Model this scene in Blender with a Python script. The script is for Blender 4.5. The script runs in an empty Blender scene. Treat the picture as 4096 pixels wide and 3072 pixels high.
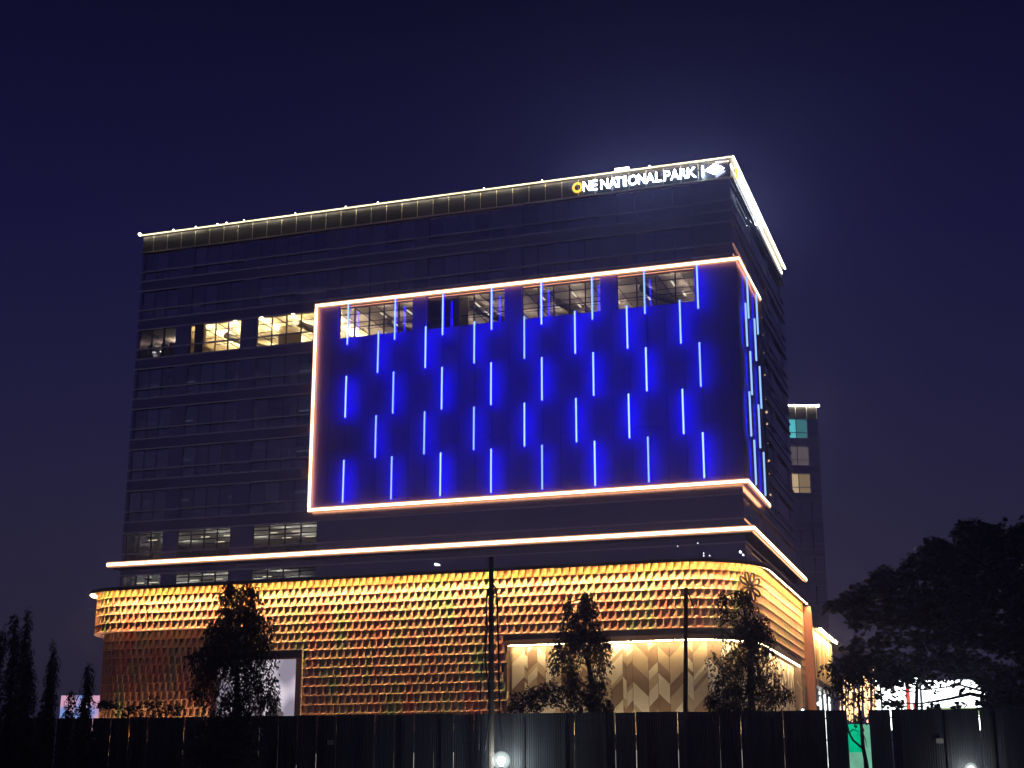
import bpy, bmesh, math, random
import numpy as np
from mathutils import Vector, Matrix

random.seed(7)
PI = math.pi
S = bpy.context.scene
COL = S.collection

# ------------------------------------------------------------------ camera
FPX = 6000.0                       # focal length in pixels of a 4096 wide frame
PITCH = math.atan(1690 / FPX)
EYE = 1.6
cam_data = bpy.data.cameras.new("camera")
cam_data.sensor_width = 36.0
cam_data.lens = FPX / 4096 * 36.0
cam_data.clip_start = 0.5
cam_data.clip_end = 6000.0
cam = bpy.data.objects.new("camera", cam_data)
cam.location = (0, 0, EYE)
cam.rotation_euler = (PI / 2 + PITCH, 0, 0)
COL.objects.link(cam)
S.camera = cam

# ------------------------------------------------------------------ night sky
world = bpy.data.worlds.new("World")
S.world = world
world.use_nodes = True
nt = world.node_tree
for n in list(nt.nodes):
    nt.nodes.remove(n)
wo = nt.nodes.new("ShaderNodeOutputWorld")
bg = nt.nodes.new("ShaderNodeBackground")
bg2 = nt.nodes.new("ShaderNodeBackground")
add = nt.nodes.new("ShaderNodeAddShader")
sky = nt.nodes.new("ShaderNodeTexSky")
sky.sky_type = 'NISHITA'
sky.sun_disc = False
sky.sun_elevation = math.radians(-8)
sky.sun_rotation = math.radians(200)
tc = nt.nodes.new("ShaderNodeTexCoord")
sep = nt.nodes.new("ShaderNodeSeparateXYZ")
ramp = nt.nodes.new("ShaderNodeValToRGB")
els = ramp.color_ramp.elements
els[0].position = 0.0
els[0].color = (0.034, 0.030, 0.047, 1)
els[1].position = 1.0
els[1].color = (0.002, 0.0018, 0.010, 1)
for p, c in ((0.10, (0.029, 0.026, 0.047)), (0.22, (0.0175, 0.0155, 0.050)),
             (0.36, (0.0085, 0.0078, 0.043)), (0.50, (0.0040, 0.0037, 0.021))):
    e = els.new(p)
    e.color = (*c, 1)
nt.links.new(tc.outputs['Generated'], sep.inputs[0])
nt.links.new(sep.outputs['Z'], ramp.inputs[0])
nt.links.new(ramp.outputs[0], bg.inputs[0])
bg.inputs[1].default_value = 1.0
nt.links.new(sky.outputs[0], bg2.inputs[0])
bg2.inputs[1].default_value = 0.01
nt.links.new(bg.outputs[0], add.inputs[0])
nt.links.new(bg2.outputs[0], add.inputs[1])
nt.links.new(add.outputs[0], wo.inputs[0])

# faint moonlight
sun = bpy.data.lights.new("moon", 'SUN')
sun.energy = 0.012
sun.angle = math.radians(0.5)
sun.color = (0.8, 0.86, 1.0)
so = bpy.data.objects.new("moon", sun)
so.rotation_euler = (math.radians(52), 0, math.radians(-35))
COL.objects.link(so)

S.view_settings.view_transform = 'Standard'
S.view_settings.look = 'None'
S.view_settings.exposure = 0.0
S.view_settings.gamma = 1.0
S.view_settings.use_curve_mapping = False
S.cycles.use_denoising = True
S.cycles.max_bounces = 5
S.cycles.transparent_max_bounces = 16
S.cycles.sample_clamp_indirect = 3.0
S.cycles.caustics_reflective = False
S.cycles.caustics_refractive = False

# ------------------------------------------------------------------ materials
MATS = {}


def mat(name, col, rough=0.6, metal=0.0, var=0.25, scale=3.0, bump=0.0, spec=0.5, stretch=(1, 1, 1)):
    """Principled with a noise that varies colour and roughness a little."""
    if name in MATS:
        return MATS[name]
    m = bpy.data.materials.new(name)
    m.use_nodes = True
    t = m.node_tree
    b = t.nodes['Principled BSDF']
    b.inputs['Roughness'].default_value = rough
    b.inputs['Metallic'].default_value = metal
    b.inputs['Specular IOR Level'].default_value = spec
    geo = t.nodes.new("ShaderNodeNewGeometry")
    mp = t.nodes.new("ShaderNodeMapping")
    mp.inputs['Scale'].default_value = stretch
    no = t.nodes.new("ShaderNodeTexNoise")
    no.inputs['Scale'].default_value = scale
    no.inputs['Detail'].default_value = 5
    mix = t.nodes.new("ShaderNodeMix")
    mix.data_type = 'RGBA'
    mix.inputs[6].default_value = (*[c * (1 - var) for c in col], 1)
    mix.inputs[7].default_value = (*[min(1, c * (1 + var)) for c in col], 1)
    t.links.new(geo.outputs['Position'], mp.inputs[0])
    t.links.new(mp.outputs[0], no.inputs[0])
    t.links.new(no.outputs[0], mix.inputs[0])
    t.links.new(mix.outputs[2], b.inputs['Base Color'])
    if bump:
        bp = t.nodes.new("ShaderNodeBump")
        bp.inputs['Strength'].default_value = bump
        t.links.new(no.outputs[0], bp.inputs['Height'])
        t.links.new(bp.outputs[0], b.inputs['Normal'])
    MATS[name] = m
    return m


def emit(name, col, strength, var=0.0, scale=2.0):
    if name in MATS:
        return MATS[name]
    m = bpy.data.materials.new(name)
    m.use_nodes = True
    t = m.node_tree
    for n in list(t.nodes):
        t.nodes.remove(n)
    o = t.nodes.new("ShaderNodeOutputMaterial")
    e = t.nodes.new("ShaderNodeEmission")
    e.inputs[0].default_value = (*col, 1)
    e.inputs[1].default_value = strength
    if var:
        geo = t.nodes.new("ShaderNodeNewGeometry")
        no = t.nodes.new("ShaderNodeTexNoise")
        no.inputs['Scale'].default_value = scale
        mr = t.nodes.new("ShaderNodeMapRange")
        mr.inputs[1].default_value = 0.3
        mr.inputs[2].default_value = 0.7
        mr.inputs[3].default_value = strength * (1 - var)
        mr.inputs[4].default_value = strength * (1 + var)
        t.links.new(geo.outputs['Position'], no.inputs[0])
        t.links.new(no.outputs[0], mr.inputs[0])
        t.links.new(mr.outputs[0], e.inputs[1])
    t.links.new(e.outputs[0], o.inputs[0])
    MATS[name] = m
    return m


def glass(name, tint, refl=0.12, rough=0.02):
    m = bpy.data.materials.new(name)
    m.use_nodes = True
    t = m.node_tree
    for n in list(t.nodes):
        t.nodes.remove(n)
    o = t.nodes.new("ShaderNodeOutputMaterial")
    tr = t.nodes.new("ShaderNodeBsdfTransparent")
    tr.inputs[0].default_value = (*tint, 1)
    gl = t.nodes.new("ShaderNodeBsdfGlossy")
    gl.inputs['Color'].default_value = (1, 1, 1, 1)
    gl.inputs['Roughness'].default_value = rough
    lw = t.nodes.new("ShaderNodeLayerWeight")
    lw.inputs[0].default_value = 0.35
    mr = t.nodes.new("ShaderNodeMapRange")
    mr.inputs[3].default_value = refl
    mr.inputs[4].default_value = 0.9
    mx = t.nodes.new("ShaderNodeMixShader")
    t.links.new(lw.outputs['Fresnel'], mr.inputs[0])
    t.links.new(mr.outputs[0], mx.inputs[0])
    t.links.new(tr.outputs[0], mx.inputs[1])
    t.links.new(gl.outputs[0], mx.inputs[2])
    t.links.new(mx.outputs[0], o.inputs[0])
    MATS[name] = m
    return m


def pearl():
    """copper-gold pearlescent shingle coating with green and red flips"""
    m = bpy.data.materials.new("pearl_shingle")
    m.use_nodes = True
    t = m.node_tree
    b = t.nodes['Principled BSDF']
    b.inputs['Roughness'].default_value = 0.42
    b.inputs['Metallic'].default_value = 0.1
    geo = t.nodes.new("ShaderNodeNewGeometry")
    mp = t.nodes.new("ShaderNodeMapping")
    mp.inputs['Scale'].default_value = (0.75, 0.75, 0.20)
    n1 = t.nodes.new("ShaderNodeTexNoise")
    n1.inputs['Scale'].default_value = 1.0
    n1.inputs['Detail'].default_value = 3
    cr = t.nodes.new("ShaderNodeValToRGB")
    el = cr.color_ramp.elements
    el[0].position = 0.34
    el[0].color = (0.36, 0.52, 0.22, 1)
    el[1].position = 0.66
    el[1].color = (0.76, 0.33, 0.20, 1)
    for p, c in ((0.41, (0.66, 0.54, 0.28)), (0.48, (0.72, 0.51, 0.30)), (0.57, (0.75, 0.45, 0.28))):
        e = el.new(p)
        e.color = (*c, 1)
    n2 = t.nodes.new("ShaderNodeTexNoise")
    n2.inputs['Scale'].default_value = 5.0
    n2.inputs['Detail'].default_value = 4
    mx = t.nodes.new("ShaderNodeMix")
    mx.data_type = 'RGBA'
    mx.blend_type = 'MULTIPLY'
    mx.inputs[0].default_value = 0.45
    mr = t.nodes.new("ShaderNodeMapRange")
    mr.inputs[3].default_value = 0.65
    mr.inputs[4].default_value = 1.25
    t.links.new(geo.outputs['Position'], mp.inputs[0])
    t.links.new(mp.outputs[0], n1.inputs[0])
    t.links.new(n1.outputs[0], cr.inputs[0])
    t.links.new(geo.outputs['Position'], n2.inputs[0])
    t.links.new(n2.outputs[0], mr.inputs[0])
    t.links.new(cr.outputs[0], mx.inputs[6])
    t.links.new(mr.outputs[0], mx.inputs[7])
    t.links.new(mx.outputs[2], b.inputs['Base Color'])
    MATS["pearl_shingle"] = m
    return m


M_CLAD = mat("dark_cladding", (0.44, 0.41, 0.49), 0.22, 0.88, 0.15, 0.6, stretch=(1, 1, .3))
M_PIER = mat("dark_pier_panel", (0.50, 0.47, 0.55), 0.18, 0.98, 0.15, 0.8)
M_FIN = mat("champagne_fin", (0.92, 0.84, 0.80), 0.14, 1.0, 0.15, 1.5)
M_TRIM = mat("parapet_trim", (0.75, 0.68, 0.52), 0.4, 0.2, 0.1, 2)
M_PARA = mat("parapet_panel", (0.026, 0.028, 0.030), 0.40, 0.2, 0.55, 0.9, stretch=(2, 2, .4))
M_MEDIA = mat("media_wall_mesh", (0.26, 0.18, 0.55), 0.7, 0.0, 0.12, 1.0)
M_MULL = mat("black_mullion", (0.10, 0.095, 0.11), 0.4, 0.8, 0.2)
M_MULLD = mat("anodised_mullion", (0.52, 0.49, 0.56), 0.2, 0.98, 0.05)
M_CEIL = mat("office_ceiling", (0.72, 0.64, 0.52), 0.8, 0, 0.12, 0.8)
M_DUCT = mat("grey_duct", (0.22, 0.22, 0.22), 0.5, 0.4, 0.2)
M_PIPE = mat("dark_pipe", (0.06, 0.05, 0.05), 0.5, 0.2, 0.2)
M_PART = mat("cream_partition", (0.62, 0.53, 0.42), 0.8, 0, 0.1, 1)
M_SLAB = mat("concrete_slab", (0.30, 0.29, 0.28), 0.85, 0, 0.25, 1)
M_CORE = mat("core_wall", (0.10, 0.10, 0.105), 0.85, 0, 0.25, 1)
M_GLASS = glass("window_glass", (0.78, 0.80, 0.80), 0.10)
M_GLASSD = glass("dark_window_glass", (0.36, 0.37, 0.42), 0.60)
M_PEARL = pearl()
M_COPE = mat("coping_metal", (0.10, 0.085, 0.08), 0.4, 0.5, 0.2)
M_BRONZE = mat("bronze_frame", (0.16, 0.11, 0.075), 0.45, 0.4, 0.2, 2)
M_SOFF = mat("pink_soffit", (0.80, 0.62, 0.62), 0.7, 0, 0.08)
M_TERRA = mat("terracotta_column", (0.17, 0.07, 0.038), 0.6, 0.1, 0.25, 2)
M_ROOF = mat("grey_roof_sheet", (0.34, 0.34, 0.34), 0.6, 0.2, 0.2, 2)
M_CREAM = mat("cream_panel", (0.84, 0.76, 0.60), 0.5, 0, 0.10, 1.2)
M_TAN = mat("tan_panel", (0.56, 0.44, 0.29), 0.5, 0, 0.15, 1.2)
M_BROWN = mat("brown_panel", (0.33, 0.22, 0.135), 0.5, 0, 0.2, 1.2)
M_GOLDW = mat("gold_board", (0.70, 0.46, 0.20), 0.5, 0.1, 0.2, 2, stretch=(2, 2, .3))
M_SHEET = mat("painted_hoarding_sheet", (0.12, 0.14, 0.165), 0.42, 0.35, 0.35, 1.3, stretch=(2, 2, .25))
M_POST = mat("hoarding_post", (0.045, 0.045, 0.05), 0.6, 0.3, 0.2)
M_BARK = mat("tree_bark", (0.07, 0.055, 0.045), 0.9, 0, 0.3, 6)
M_LEAF = mat("mast_tree_leaf", (0.045, 0.058, 0.035), 0.6, 0, 0.4, 2)
M_LEAF2 = mat("rain_tree_leaf", (0.115, 0.118, 0.095), 0.65, 0, 0.4, 1.5)
M_LEAF3 = mat("shrub_leaf", (0.035, 0.045, 0.028), 0.65, 0, 0.4, 2)
M_POLE = mat("weathered_pole", (0.10, 0.085, 0.07), 0.8, 0, 0.3, 4)
M_CABLE = mat("black_cable", (0.015, 0.015, 0.017), 0.6, 0, 0.1)
M_GROUND = mat("ground_earth", (0.09, 0.075, 0.06), 0.95, 0, 0.3, 0.4, 0.3)
M_LAMPB = mat("lamp_housing", (0.08, 0.08, 0.085), 0.5, 0.6, 0.1)
M_PAPER = mat("grey_notice", (0.35, 0.35, 0.33), 0.8, 0, 0.2)

E_WARM = emit("led_warm_lens", (1.0, 0.80, 0.52), 8.0)
E_WASH = emit("led_orange_wash", (1.0, 0.42, 0.18), 8.0)
E_FRINGE = emit("led_glow_fringe", (1.0, 0.50, 0.24), 0.8)  # glow fringe around the strips, as an emissive colour
E_CORN = emit("led_cornice_lens", (1.0, 0.84, 0.50), 2.4, 0.3, 1.1)
E_CORNW = emit("led_cornice_wash", (1.0, 0.84, 0.60), 36.0, 0.8, 1.3)
E_CORNR = emit("led_cornice_side", (1.0, 0.93, 0.74), 8.0)
E_BLUE = emit("led_blue_lens", (0.30, 0.52, 1.0), 1.35)
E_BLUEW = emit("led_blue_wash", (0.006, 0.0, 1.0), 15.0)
E_SIGN = emit("sign_white", (0.70, 0.85, 1.0), 60.0)
E_SIGNB = emit("sign_return", (0.75, 0.90, 1.0), 3.0)
E_SIGNY = emit("sign_yellow", (1.0, 0.66, 0.08), 1.6)
E_POD = emit("podium_cove_led", (1.0, 0.56, 0.28), 600.0)
E_POD2 = emit("podium_cove_fill", (1.0, 0.56, 0.15), 100.0)
E_PODUP = emit("podium_uplight_led", (1.0, 0.54, 0.28), 240.0)
E_PODUP2 = emit("podium_uplight_low", (1.0, 0.60, 0.34), 6.0)
E_SHOW = emit("showcase_led", (1.0, 0.72, 0.36), 120.0)
E_HALO = emit("emblem_backlight", (1.0, 0.62, 0.12), 1.6)
E_OFF = emit("office_light_warm", (1.0, 0.74, 0.36), 420.0)
E_OFFB = emit("office_light_diffuser", (1.0, 0.86, 0.6), 1.4)
E_OFFM = emit("office_light_mauve", (0.95, 0.76, 0.64), 26.0)
E_OFFD = emit("office_light_dim", (0.95, 0.95, 0.85), 3.0)
E_OFFU = emit("office_uplight_dim", (0.86, 0.93, 0.95), 40.0)
E_OFFV = emit("office_light_faint", (0.7, 0.72, 0.9), 0.35)
E_WHITE = emit("white_lamp", (0.92, 1.0, 0.98), 60.0)
E_SPOT = emit("small_white_lamp", (0.85, 0.95, 1.0), 6.0)
E_FAIRY = emit("fairy_bulb", (1.0, 0.56, 0.26), 3.4, 0.6, 3)
E_SHOP = emit("shop_glow", (0.92, 1.0, 0.96), 2.8, 0.5, 0.8)
E_BILL = emit("billboard_white", (0.92, 1.0, 0.98), 6.0, 0.5, 0.5)
E_RED = emit("billboard_red", (1.0, 0.12, 0.07), 1.0)
E_BGREEN = emit("billboard_green", (0.55, 0.75, 0.35), 0.8)
E_TARP = emit("self_lit_green_sheet", (0.0, 0.62, 0.30), 0.75, 0.3, 1.5)
E_TARP2 = emit("self_lit_pale_green_sheet", (0.22, 0.62, 0.42), 0.7, 0.2, 1.5)
E_TEAL = emit("teal_office_light", (0.10, 0.55, 0.60), 1.0)
E_BEAD = emit("amber_bead", (1.0, 0.62, 0.25), 0.9)


def screen_mat(name, c0, c1, sc, strength):
    m = bpy.data.materials.new(name)
    m.use_nodes = True
    t = m.node_tree
    for n in list(t.nodes):
        t.nodes.remove(n)
    o = t.nodes.new("ShaderNodeOutputMaterial")
    e = t.nodes.new("ShaderNodeEmission")
    e.inputs[1].default_value = strength
    g = t.nodes.new("ShaderNodeTexCoord")
    no = t.nodes.new("ShaderNodeTexNoise")
    no.inputs['Scale'].default_value = sc
    no.inputs['Detail'].default_value = 0.5
    cr = t.nodes.new("ShaderNodeValToRGB")
    cr.color_ramp.elements[0].position = 0.40
    cr.color_ramp.elements[0].color = (*c0, 1)
    cr.color_ramp.elements[1].position = 0.62
    cr.color_ramp.elements[1].color = (*c1, 1)
    t.links.new(g.outputs['Object'], no.inputs[0])
    t.links.new(no.outputs[0], cr.inputs[0])
    t.links.new(cr.outputs[0], e.inputs[0])
    t.links.new(e.outputs[0], o.inputs[0])
    return m


M_SCREEN = screen_mat("poster_screen", (0.33, 0.29, 0.37), (0.86, 0.78, 0.88), 0.42, 0.95)
M_FARSCR = screen_mat("far_screen", (0.28, 0.42, 0.95), (0.95, 0.50, 0.70), 0.7, 0.8)


# ------------------------------------------------------------------ mesh helpers
class MB:
    def __init__(self):
        self.v, self.f, self.m = [], [], []

    def quad(self, a, b, c, d, mi=0):
        n = len(self.v)
        self.v += [a, b, c, d]
        self.f.append((n, n + 1, n + 2, n + 3))
        self.m.append(mi)

    def tri(self, a, b, c, mi=0):
        n = len(self.v)
        self.v += [a, b, c]
        self.f.append((n, n + 1, n + 2))
        self.m.append(mi)

    def box(self, x0, x1, y0, y1, z0, z1, mi=0, mats=None):
        """mats: dict of face material overrides, keys '-x','+x','-y','+y','-z','+z'"""
        n = len(self.v)
        self.v += [(x0, y0, z0), (x1, y0, z0), (x1, y1, z0), (x0, y1, z0),
                   (x0, y0, z1), (x1, y0, z1), (x1, y1, z1), (x0, y1, z1)]
        for key, q in (('-z', (0, 3, 2, 1)), ('+z', (4, 5, 6, 7)), ('-y', (0, 1, 5, 4)),
                       ('+y', (2, 3, 7, 6)), ('-x', (0, 4, 7, 3)), ('+x', (1, 2, 6, 5))):
            self.f.append(tuple(n + i for i in q))
            self.m.append((mats or {}).get(key, mi))

    def tube(self, pts, radii, sides=6, mi=0, closed=False):
        pts = [Vector(p) for p in pts]
        if not hasattr(radii, '__len__'):
            radii = [radii] * len(pts)
        base = len(self.v)
        N = len(pts)
        for i, p in enumerate(pts):
            if closed:
                d = pts[(i + 1) % N] - pts[i - 1]
            else:
                d = pts[min(i + 1, N - 1)] - pts[max(i - 1, 0)]
            d.normalize()
            up = Vector((0, 0, 1)) if abs(d.z) < 0.9 else Vector((1, 0, 0))
            a = d.cross(up).normalized()
            b = d.cross(a).normalized()
            for k in range(sides):
                t = 2 * PI * k / sides
                self.v.append(tuple(p + radii[i] * (math.cos(t) * a + math.sin(t) * b)))
        for i in range(N if closed else N - 1):
            j = (i + 1) % N
            for k in range(sides):
                l = (k + 1) % sides
                self.f.append((base + i * sides + k, base + i * sides + l, base + j * sides + l, base + j * sides + k))
                self.m.append(mi)
        if not closed:
            self.f.append(tuple(base + k for k in range(sides)))
            self.m.append(mi)
            self.f.append(tuple(base + (N - 1) * sides + k for k in reversed(range(sides))))
            self.m.append(mi)

    def ball(self, c, r, mi=0, seg=8, rings=5):
        base = len(self.v)
        for i in range(rings + 1):
            a = PI * i / rings
            for k in range(seg):
                t = 2 * PI * k / seg
                self.v.append((c[0] + r * math.sin(a) * math.cos(t), c[1] + r * math.sin(a) * math.sin(t), c[2] + r * math.cos(a)))
        for i in range(rings):
            for k in range(seg):
                l = (k + 1) % seg
                self.f.append((base + i * seg + k, base + (i + 1) * seg + k, base + (i + 1) * seg + l, base + i * seg + l))
                self.m.append(mi)

    def mesh(self, name, mats):
        me = bpy.data.meshes.new(name)
        me.from_pydata([tuple(p) for p in self.v], [], self.f)
        if not isinstance(mats, (list, tuple)):
            mats = [mats]
        for m in mats:
            me.materials.append(m)
        if len(mats) > 1:
            me.polygons.foreach_set('material_index', self.m)
        me.update()
        return me

    def build(self, name, mats, parent=None, kind=None):
        o = bpy.data.objects.new(name, self.mesh(name, mats))
        COL.objects.link(o)
        if parent is not None:
            o.parent = parent
        if kind:
            o['kind'] = kind
        return o


def box(name, m, parent, *b, **k):
    q = MB()
    q.box(*b, **k)
    return q.build(name, m, parent)


def link(name, me, parent, loc=(0, 0, 0), rot=(0, 0, 0), scale=(1, 1, 1)):
    o = bpy.data.objects.new(name, me)
    COL.objects.link(o)
    o.parent = parent
    o.location = loc
    o.rotation_euler = rot
    o.scale = scale
    return o


def tag(o, label, cat, group=None):
    o['label'] = label
    o['category'] = cat
    if group:
        o['group'] = group
    return o


def thing(name, label, cat, loc=(0, 0, 0), rz=0.0, group=None):
    o = bpy.data.objects.new(name, None)
    o.empty_display_size = 0.5
    COL.objects.link(o)
    o.location = loc
    o.rotation_euler = (0, 0, rz)
    return tag(o, label, cat, group)


def structure(o):
    o['kind'] = 'structure'
    return o


CP, SP = math.cos(PITCH), math.sin(PITCH)


def at(px, py, d):
    """world point seen at photo pixel (px,py) at distance d straight ahead"""
    a = (px - 2048) / FPX
    b = -(py - 1536) / FPX
    y = CP - b * SP
    z = SP + b * CP
    return Vector((a * d / y, d, z * d / y + EYE))


# ------------------------------------------------------------------ ground
g = MB()
g.quad((-600, -90, 0), (600, -90, 0), (600, 1150, 0), (-600, 1150, 0))
structure(g.build("ground", M_GROUND))

# ------------------------------------------------------------------ office tower
CORNER = (19.009, 121.2, 0.0)
RZ = math.radians(-18.5437)
W, DP, TOP = 58.7, 29.6, 56.25
ZT0, FL = 54.44, 4.01
tower = thing("office_tower", "tall dark office tower with blue light bars and glowing outline strips", "office building", CORNER, RZ)


def zt(k):
    return ZT0 - FL * k


NF = 9
MZ0, MZ1, MS, MR = 27.3, 46.7, 39.15, 10.6       # media wall extents
BAYS = [(58.4, 54.4), (52.85, 47.35), (45.6, 38.4), (37.0, 29.58), (28.2, 20.7), (19.08, 11.78), (10.3, 3.42)]
RBAYS = [(3.0, 9.6), (11.4, 18.6), (20.4, 27.8)]

# spandrel bands, slabs and fins
for k in range(NF + 1):
    z0, z1 = zt(k), zt(k) + 1.0 if k else TOP - 1.75
    if k == NF:
        continue
    box("spandrel", M_CLAD, tower, -W, 0, 0, 0.3, z0, z1)
    box("spandrel", M_CLAD, tower, -0.3, 0, 0.302, DP, z0, z1)
    box("spandrel", M_CLAD, tower, -W, -W + 0.3, 0.302, DP, z0, z1)
    if k < NF:
        box("floor_slab", M_CEIL if k in (2, 7, 8) else M_SLAB, tower, -W + 0.31, -0.31, 0.31, 13.0, z0 + 0.35, z0 + 0.6)
box("core", M_CORE, tower, -W + 0.31, -0.31, 13.01, DP - 0.3, 0, TOP - 1.8)
box("rear_wall", M_CLAD, tower, -W, 0, DP, DP + 0.2, 0, TOP - 1.75)
box("roof_deck", M_SLAB, tower, -W + 0.31, -0.31, 0.31, DP, TOP - 1.9, TOP - 1.8)

for k in range(NF):
    for j, dz in enumerate((0.0, -2.0, -3.0)):
        z = zt(k) + dz
        if k == 0 and j == 0:
            continue
        inm = MZ0 - 0.3 < z < MZ1 + 0.3
        if k == 8 and j > 0:
            continue
        xr = -MS - 0.35 if inm else 0.12
        dpt = 0.08
        q = MB()                   # slim nosing whose face leans a little downwards
        q.box(-W - 0.16, xr, -0.06, -0.002, z - 0.075, z + 0.06)
        q.v = [(a, b + 0.013 if (b < -0.05 and c < z) else b, c) for a, b, c in q.v]
        q.build("facade_fin", M_FIN, tower)
        y0 = MR + 0.3 if inm else -0.002
        q = MB()
        q.box(0.002, 0.10, y0, DP + 0.5, z - 0.075, z + 0.06)
        q.v = [(a - 0.013 if (a > 0.05 and c < z) else a, b, c) for a, b, c in q.v]
        q.build("facade_fin", M_FIN, tower)

# windows
unit = MB()
unit.quad((0, 0, 0), (1, 0, 0), (1, 0, 1), (0, 0, 1))
PANE_L = unit.mesh("pane_lit", M_GLASS)
PANE_DS = [unit.mesh("pane_dark", glass("dark_window_glass_%d" % i, t, r, ro)) for i, (t, r, ro) in enumerate((((0.36, 0.37, 0.42), 0.60, 0.02), ((0.40, 0.40, 0.44), 0.54, 0.05), ((0.30, 0.32, 0.36), 0.66, 0.03), ((0.36, 0.36, 0.40), 0.50, 0.08)))]
prnd = random.Random(9)
unitr = MB()
unitr.quad((0, 0, 0), (0, 1, 0), (0, 1, 1), (0, 0, 1))
PANE_R = unitr.mesh("pane_side", M_GLASSD)


def front_window(s0, s1, ztop, zbot, lit):
    x0, x1 = -s0, -s1
    n = max(2, round((x1 - x0) / 1.56))
    q = MB()
    xs = [x0 + (x1 - x0) * i / n for i in range(n + 1)]
    for i, x in enumerate(xs):
        w = 0.05 if 0 < i < n else 0.035
        q.box(x - w, x + w, 0.08, 0.22, zbot, ztop)
    for z in (zbot + 0.04, ztop - 2.0, ztop - 0.04):
        if z > zbot:
            q.box(x0 + 0.036, x1 - 0.036, 0.101, 0.20, z - 0.035, z + 0.035)
    win = q.build("window", M_MULL if lit else M_MULLD, tower)
    for i in range(n):
        link("pane", PANE_L if lit else prnd.choice(PANE_DS), win, (xs[i] + 0.05, 0.15, ztop - 2.0), (0, 0, 0), (xs[i + 1] - xs[i] - 0.1, 1, 2.0))
        if ztop - 2.0 > zbot + 0.1:
            link("pane", PANE_L if lit else prnd.choice(PANE_DS), win, (xs[i] + 0.05, 0.15, zbot), (0, 0, 0), (xs[i + 1] - xs[i] - 0.1, 1, ztop - 2.0 - zbot))
    return win


for k in range(NF):
    ztop, zbot = zt(k), max(zt(k) - 3.01, 20.9)
    full = k < 2
    if full or k == 2:
        bays = list(BAYS)
    else:
        bays = BAYS[:3]
    if not full:
        bays[2] = (45.6, 39.5)
    if k >= 7:
        bays[2] = (45.0, 38.6)
    prev = W
    for (s0, s1) in bays:
        if prev - s0 > 0.05:
            box("pier", M_PIER, tower, -prev, -s0, 0.004, 0.3, zbot, ztop)
        front_window(s0, s1, ztop, zbot, k in (2, 7, 8))
        prev = s1
    box("pier", M_PIER if k > 1 else M_CLAD, tower, -prev, 0, 0.004, 0.3, zbot, ztop)
    # side face
    prev = 0.302
    for (y0, y1) in RBAYS:
        if 2 <= k <= 6 and y0 < MR:
            continue
        box("pier", M_PIER, tower, -0.3, -0.004, prev, y0, zbot, ztop)
        link("pane", PANE_R, tower, (-0.12, y0, zbot), (0, 0, 0), (1, y1 - y0, ztop - zbot))
        prev = y1
    box("pier", M_PIER, tower, -0.3, -0.004, prev, DP, zbot, ztop)
    box("pier", M_PIER, tower, -W + 0.004, -W + 0.3, 0.302, DP, zbot, ztop)

# interiors ------------------------------------------------------
def ceiling_light(x, y, z, lx, ly, m):
    q = MB()
    up = m in (E_OFF, E_OFFM, E_OFFU)
    q.box(x - lx / 2, x + lx / 2, y - ly / 2, y + ly / 2, z - 0.06, z, mi=1 if up else 0, mats={'+z': 0})
    return q.build("ceiling_light", [m, E_OFFB] if up else m, tower)


rnd = random.Random(3)
zc = zt(2) + 0.34
for x in np.arange(-52.0, -3.0, 3.1):                 # lit storey
    warm = x < -39
    for y in (1.4, 4.4, 7.4, 10.2):
        if not warm and rnd.random() < 0.25:
            continue
        ceiling_light(x + rnd.uniform(-.3, .3), y, zc - 0.95, 0.14, 1.3, E_OFF if warm else E_OFFM)
for y in (0.9, 2.6, 4.9, 7.0, 9.6):
    box("ceiling_pipe", M_PIPE, tower, -54, -2.5, y, y + 0.05, zc - 0.20, zc - 0.15)
for x in np.arange(-52.5, -3, 2.07):
    box("ceiling_beam", M_PIPE, tower, x, x + 0.06, 0.4, 12.9, zc - 0.17, zc - 0.11)
for x0, x1, y0 in ((-50.6, -48.2, 3.0), (-42.2, -40.3, 1.6), (-33.8, -31.2, 4.2), (-24.6, -22.5, 2.4), (-16.8, -14.2, 3.6), (-8.6, -5.2, 2.2)):
    q = MB()
    q.tube([(x0, y0, zc - 0.75), (x0 + 0.5, y0 + 2.5, zc - 0.75), (x1, y0 + 6.5, zc - 0.75)], 0.34, 8)
    q.build("air_duct", M_DUCT, tower)
box("partition", M_PART, tower, -54.3, -54.1, 0.32, 12.9, zt(2) - 3.0, zc)
box("partition", M_PART, tower, -52.6, -51.6, 0.5, 0.9, zt(2) - 3.0, zc)
box("partition", M_PART, tower, -45.5, -43.2, 4.2, 4.4, zt(2) - 3.0, zc)
box("partition", M_PART, tower, -28.0, -25.0, 2.0, 2.2, zt(2) - 3.0, zc)
box("partition", M_CORE, tower, -28.3, -25.2, 0.31, 0.6, zt(2) - 3.0, zt(2))
for x in (-57.8, -56.9, -55.9):
    box("shelf_unit", M_CORE, tower, x, x + 0.35, 3.0, 3.6, zt(2) - 3.0, zt(2) - 0.5)
for x, y, z in ((-57.9, 3.4, -1.2), (-56.6, 5.5, -0.8), (-55.6, 2.6, -0.35), (-57.3, 3.8, -2.2)):
    ceiling_light(x, y, zt(2) + z, 0.45, 0.2, E_OFFD)
for x in (-57.5, -55.4):
    ceiling_light(x, 5.0, zc - 0.5, 0.14, 1.3, E_OFFM)
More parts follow.
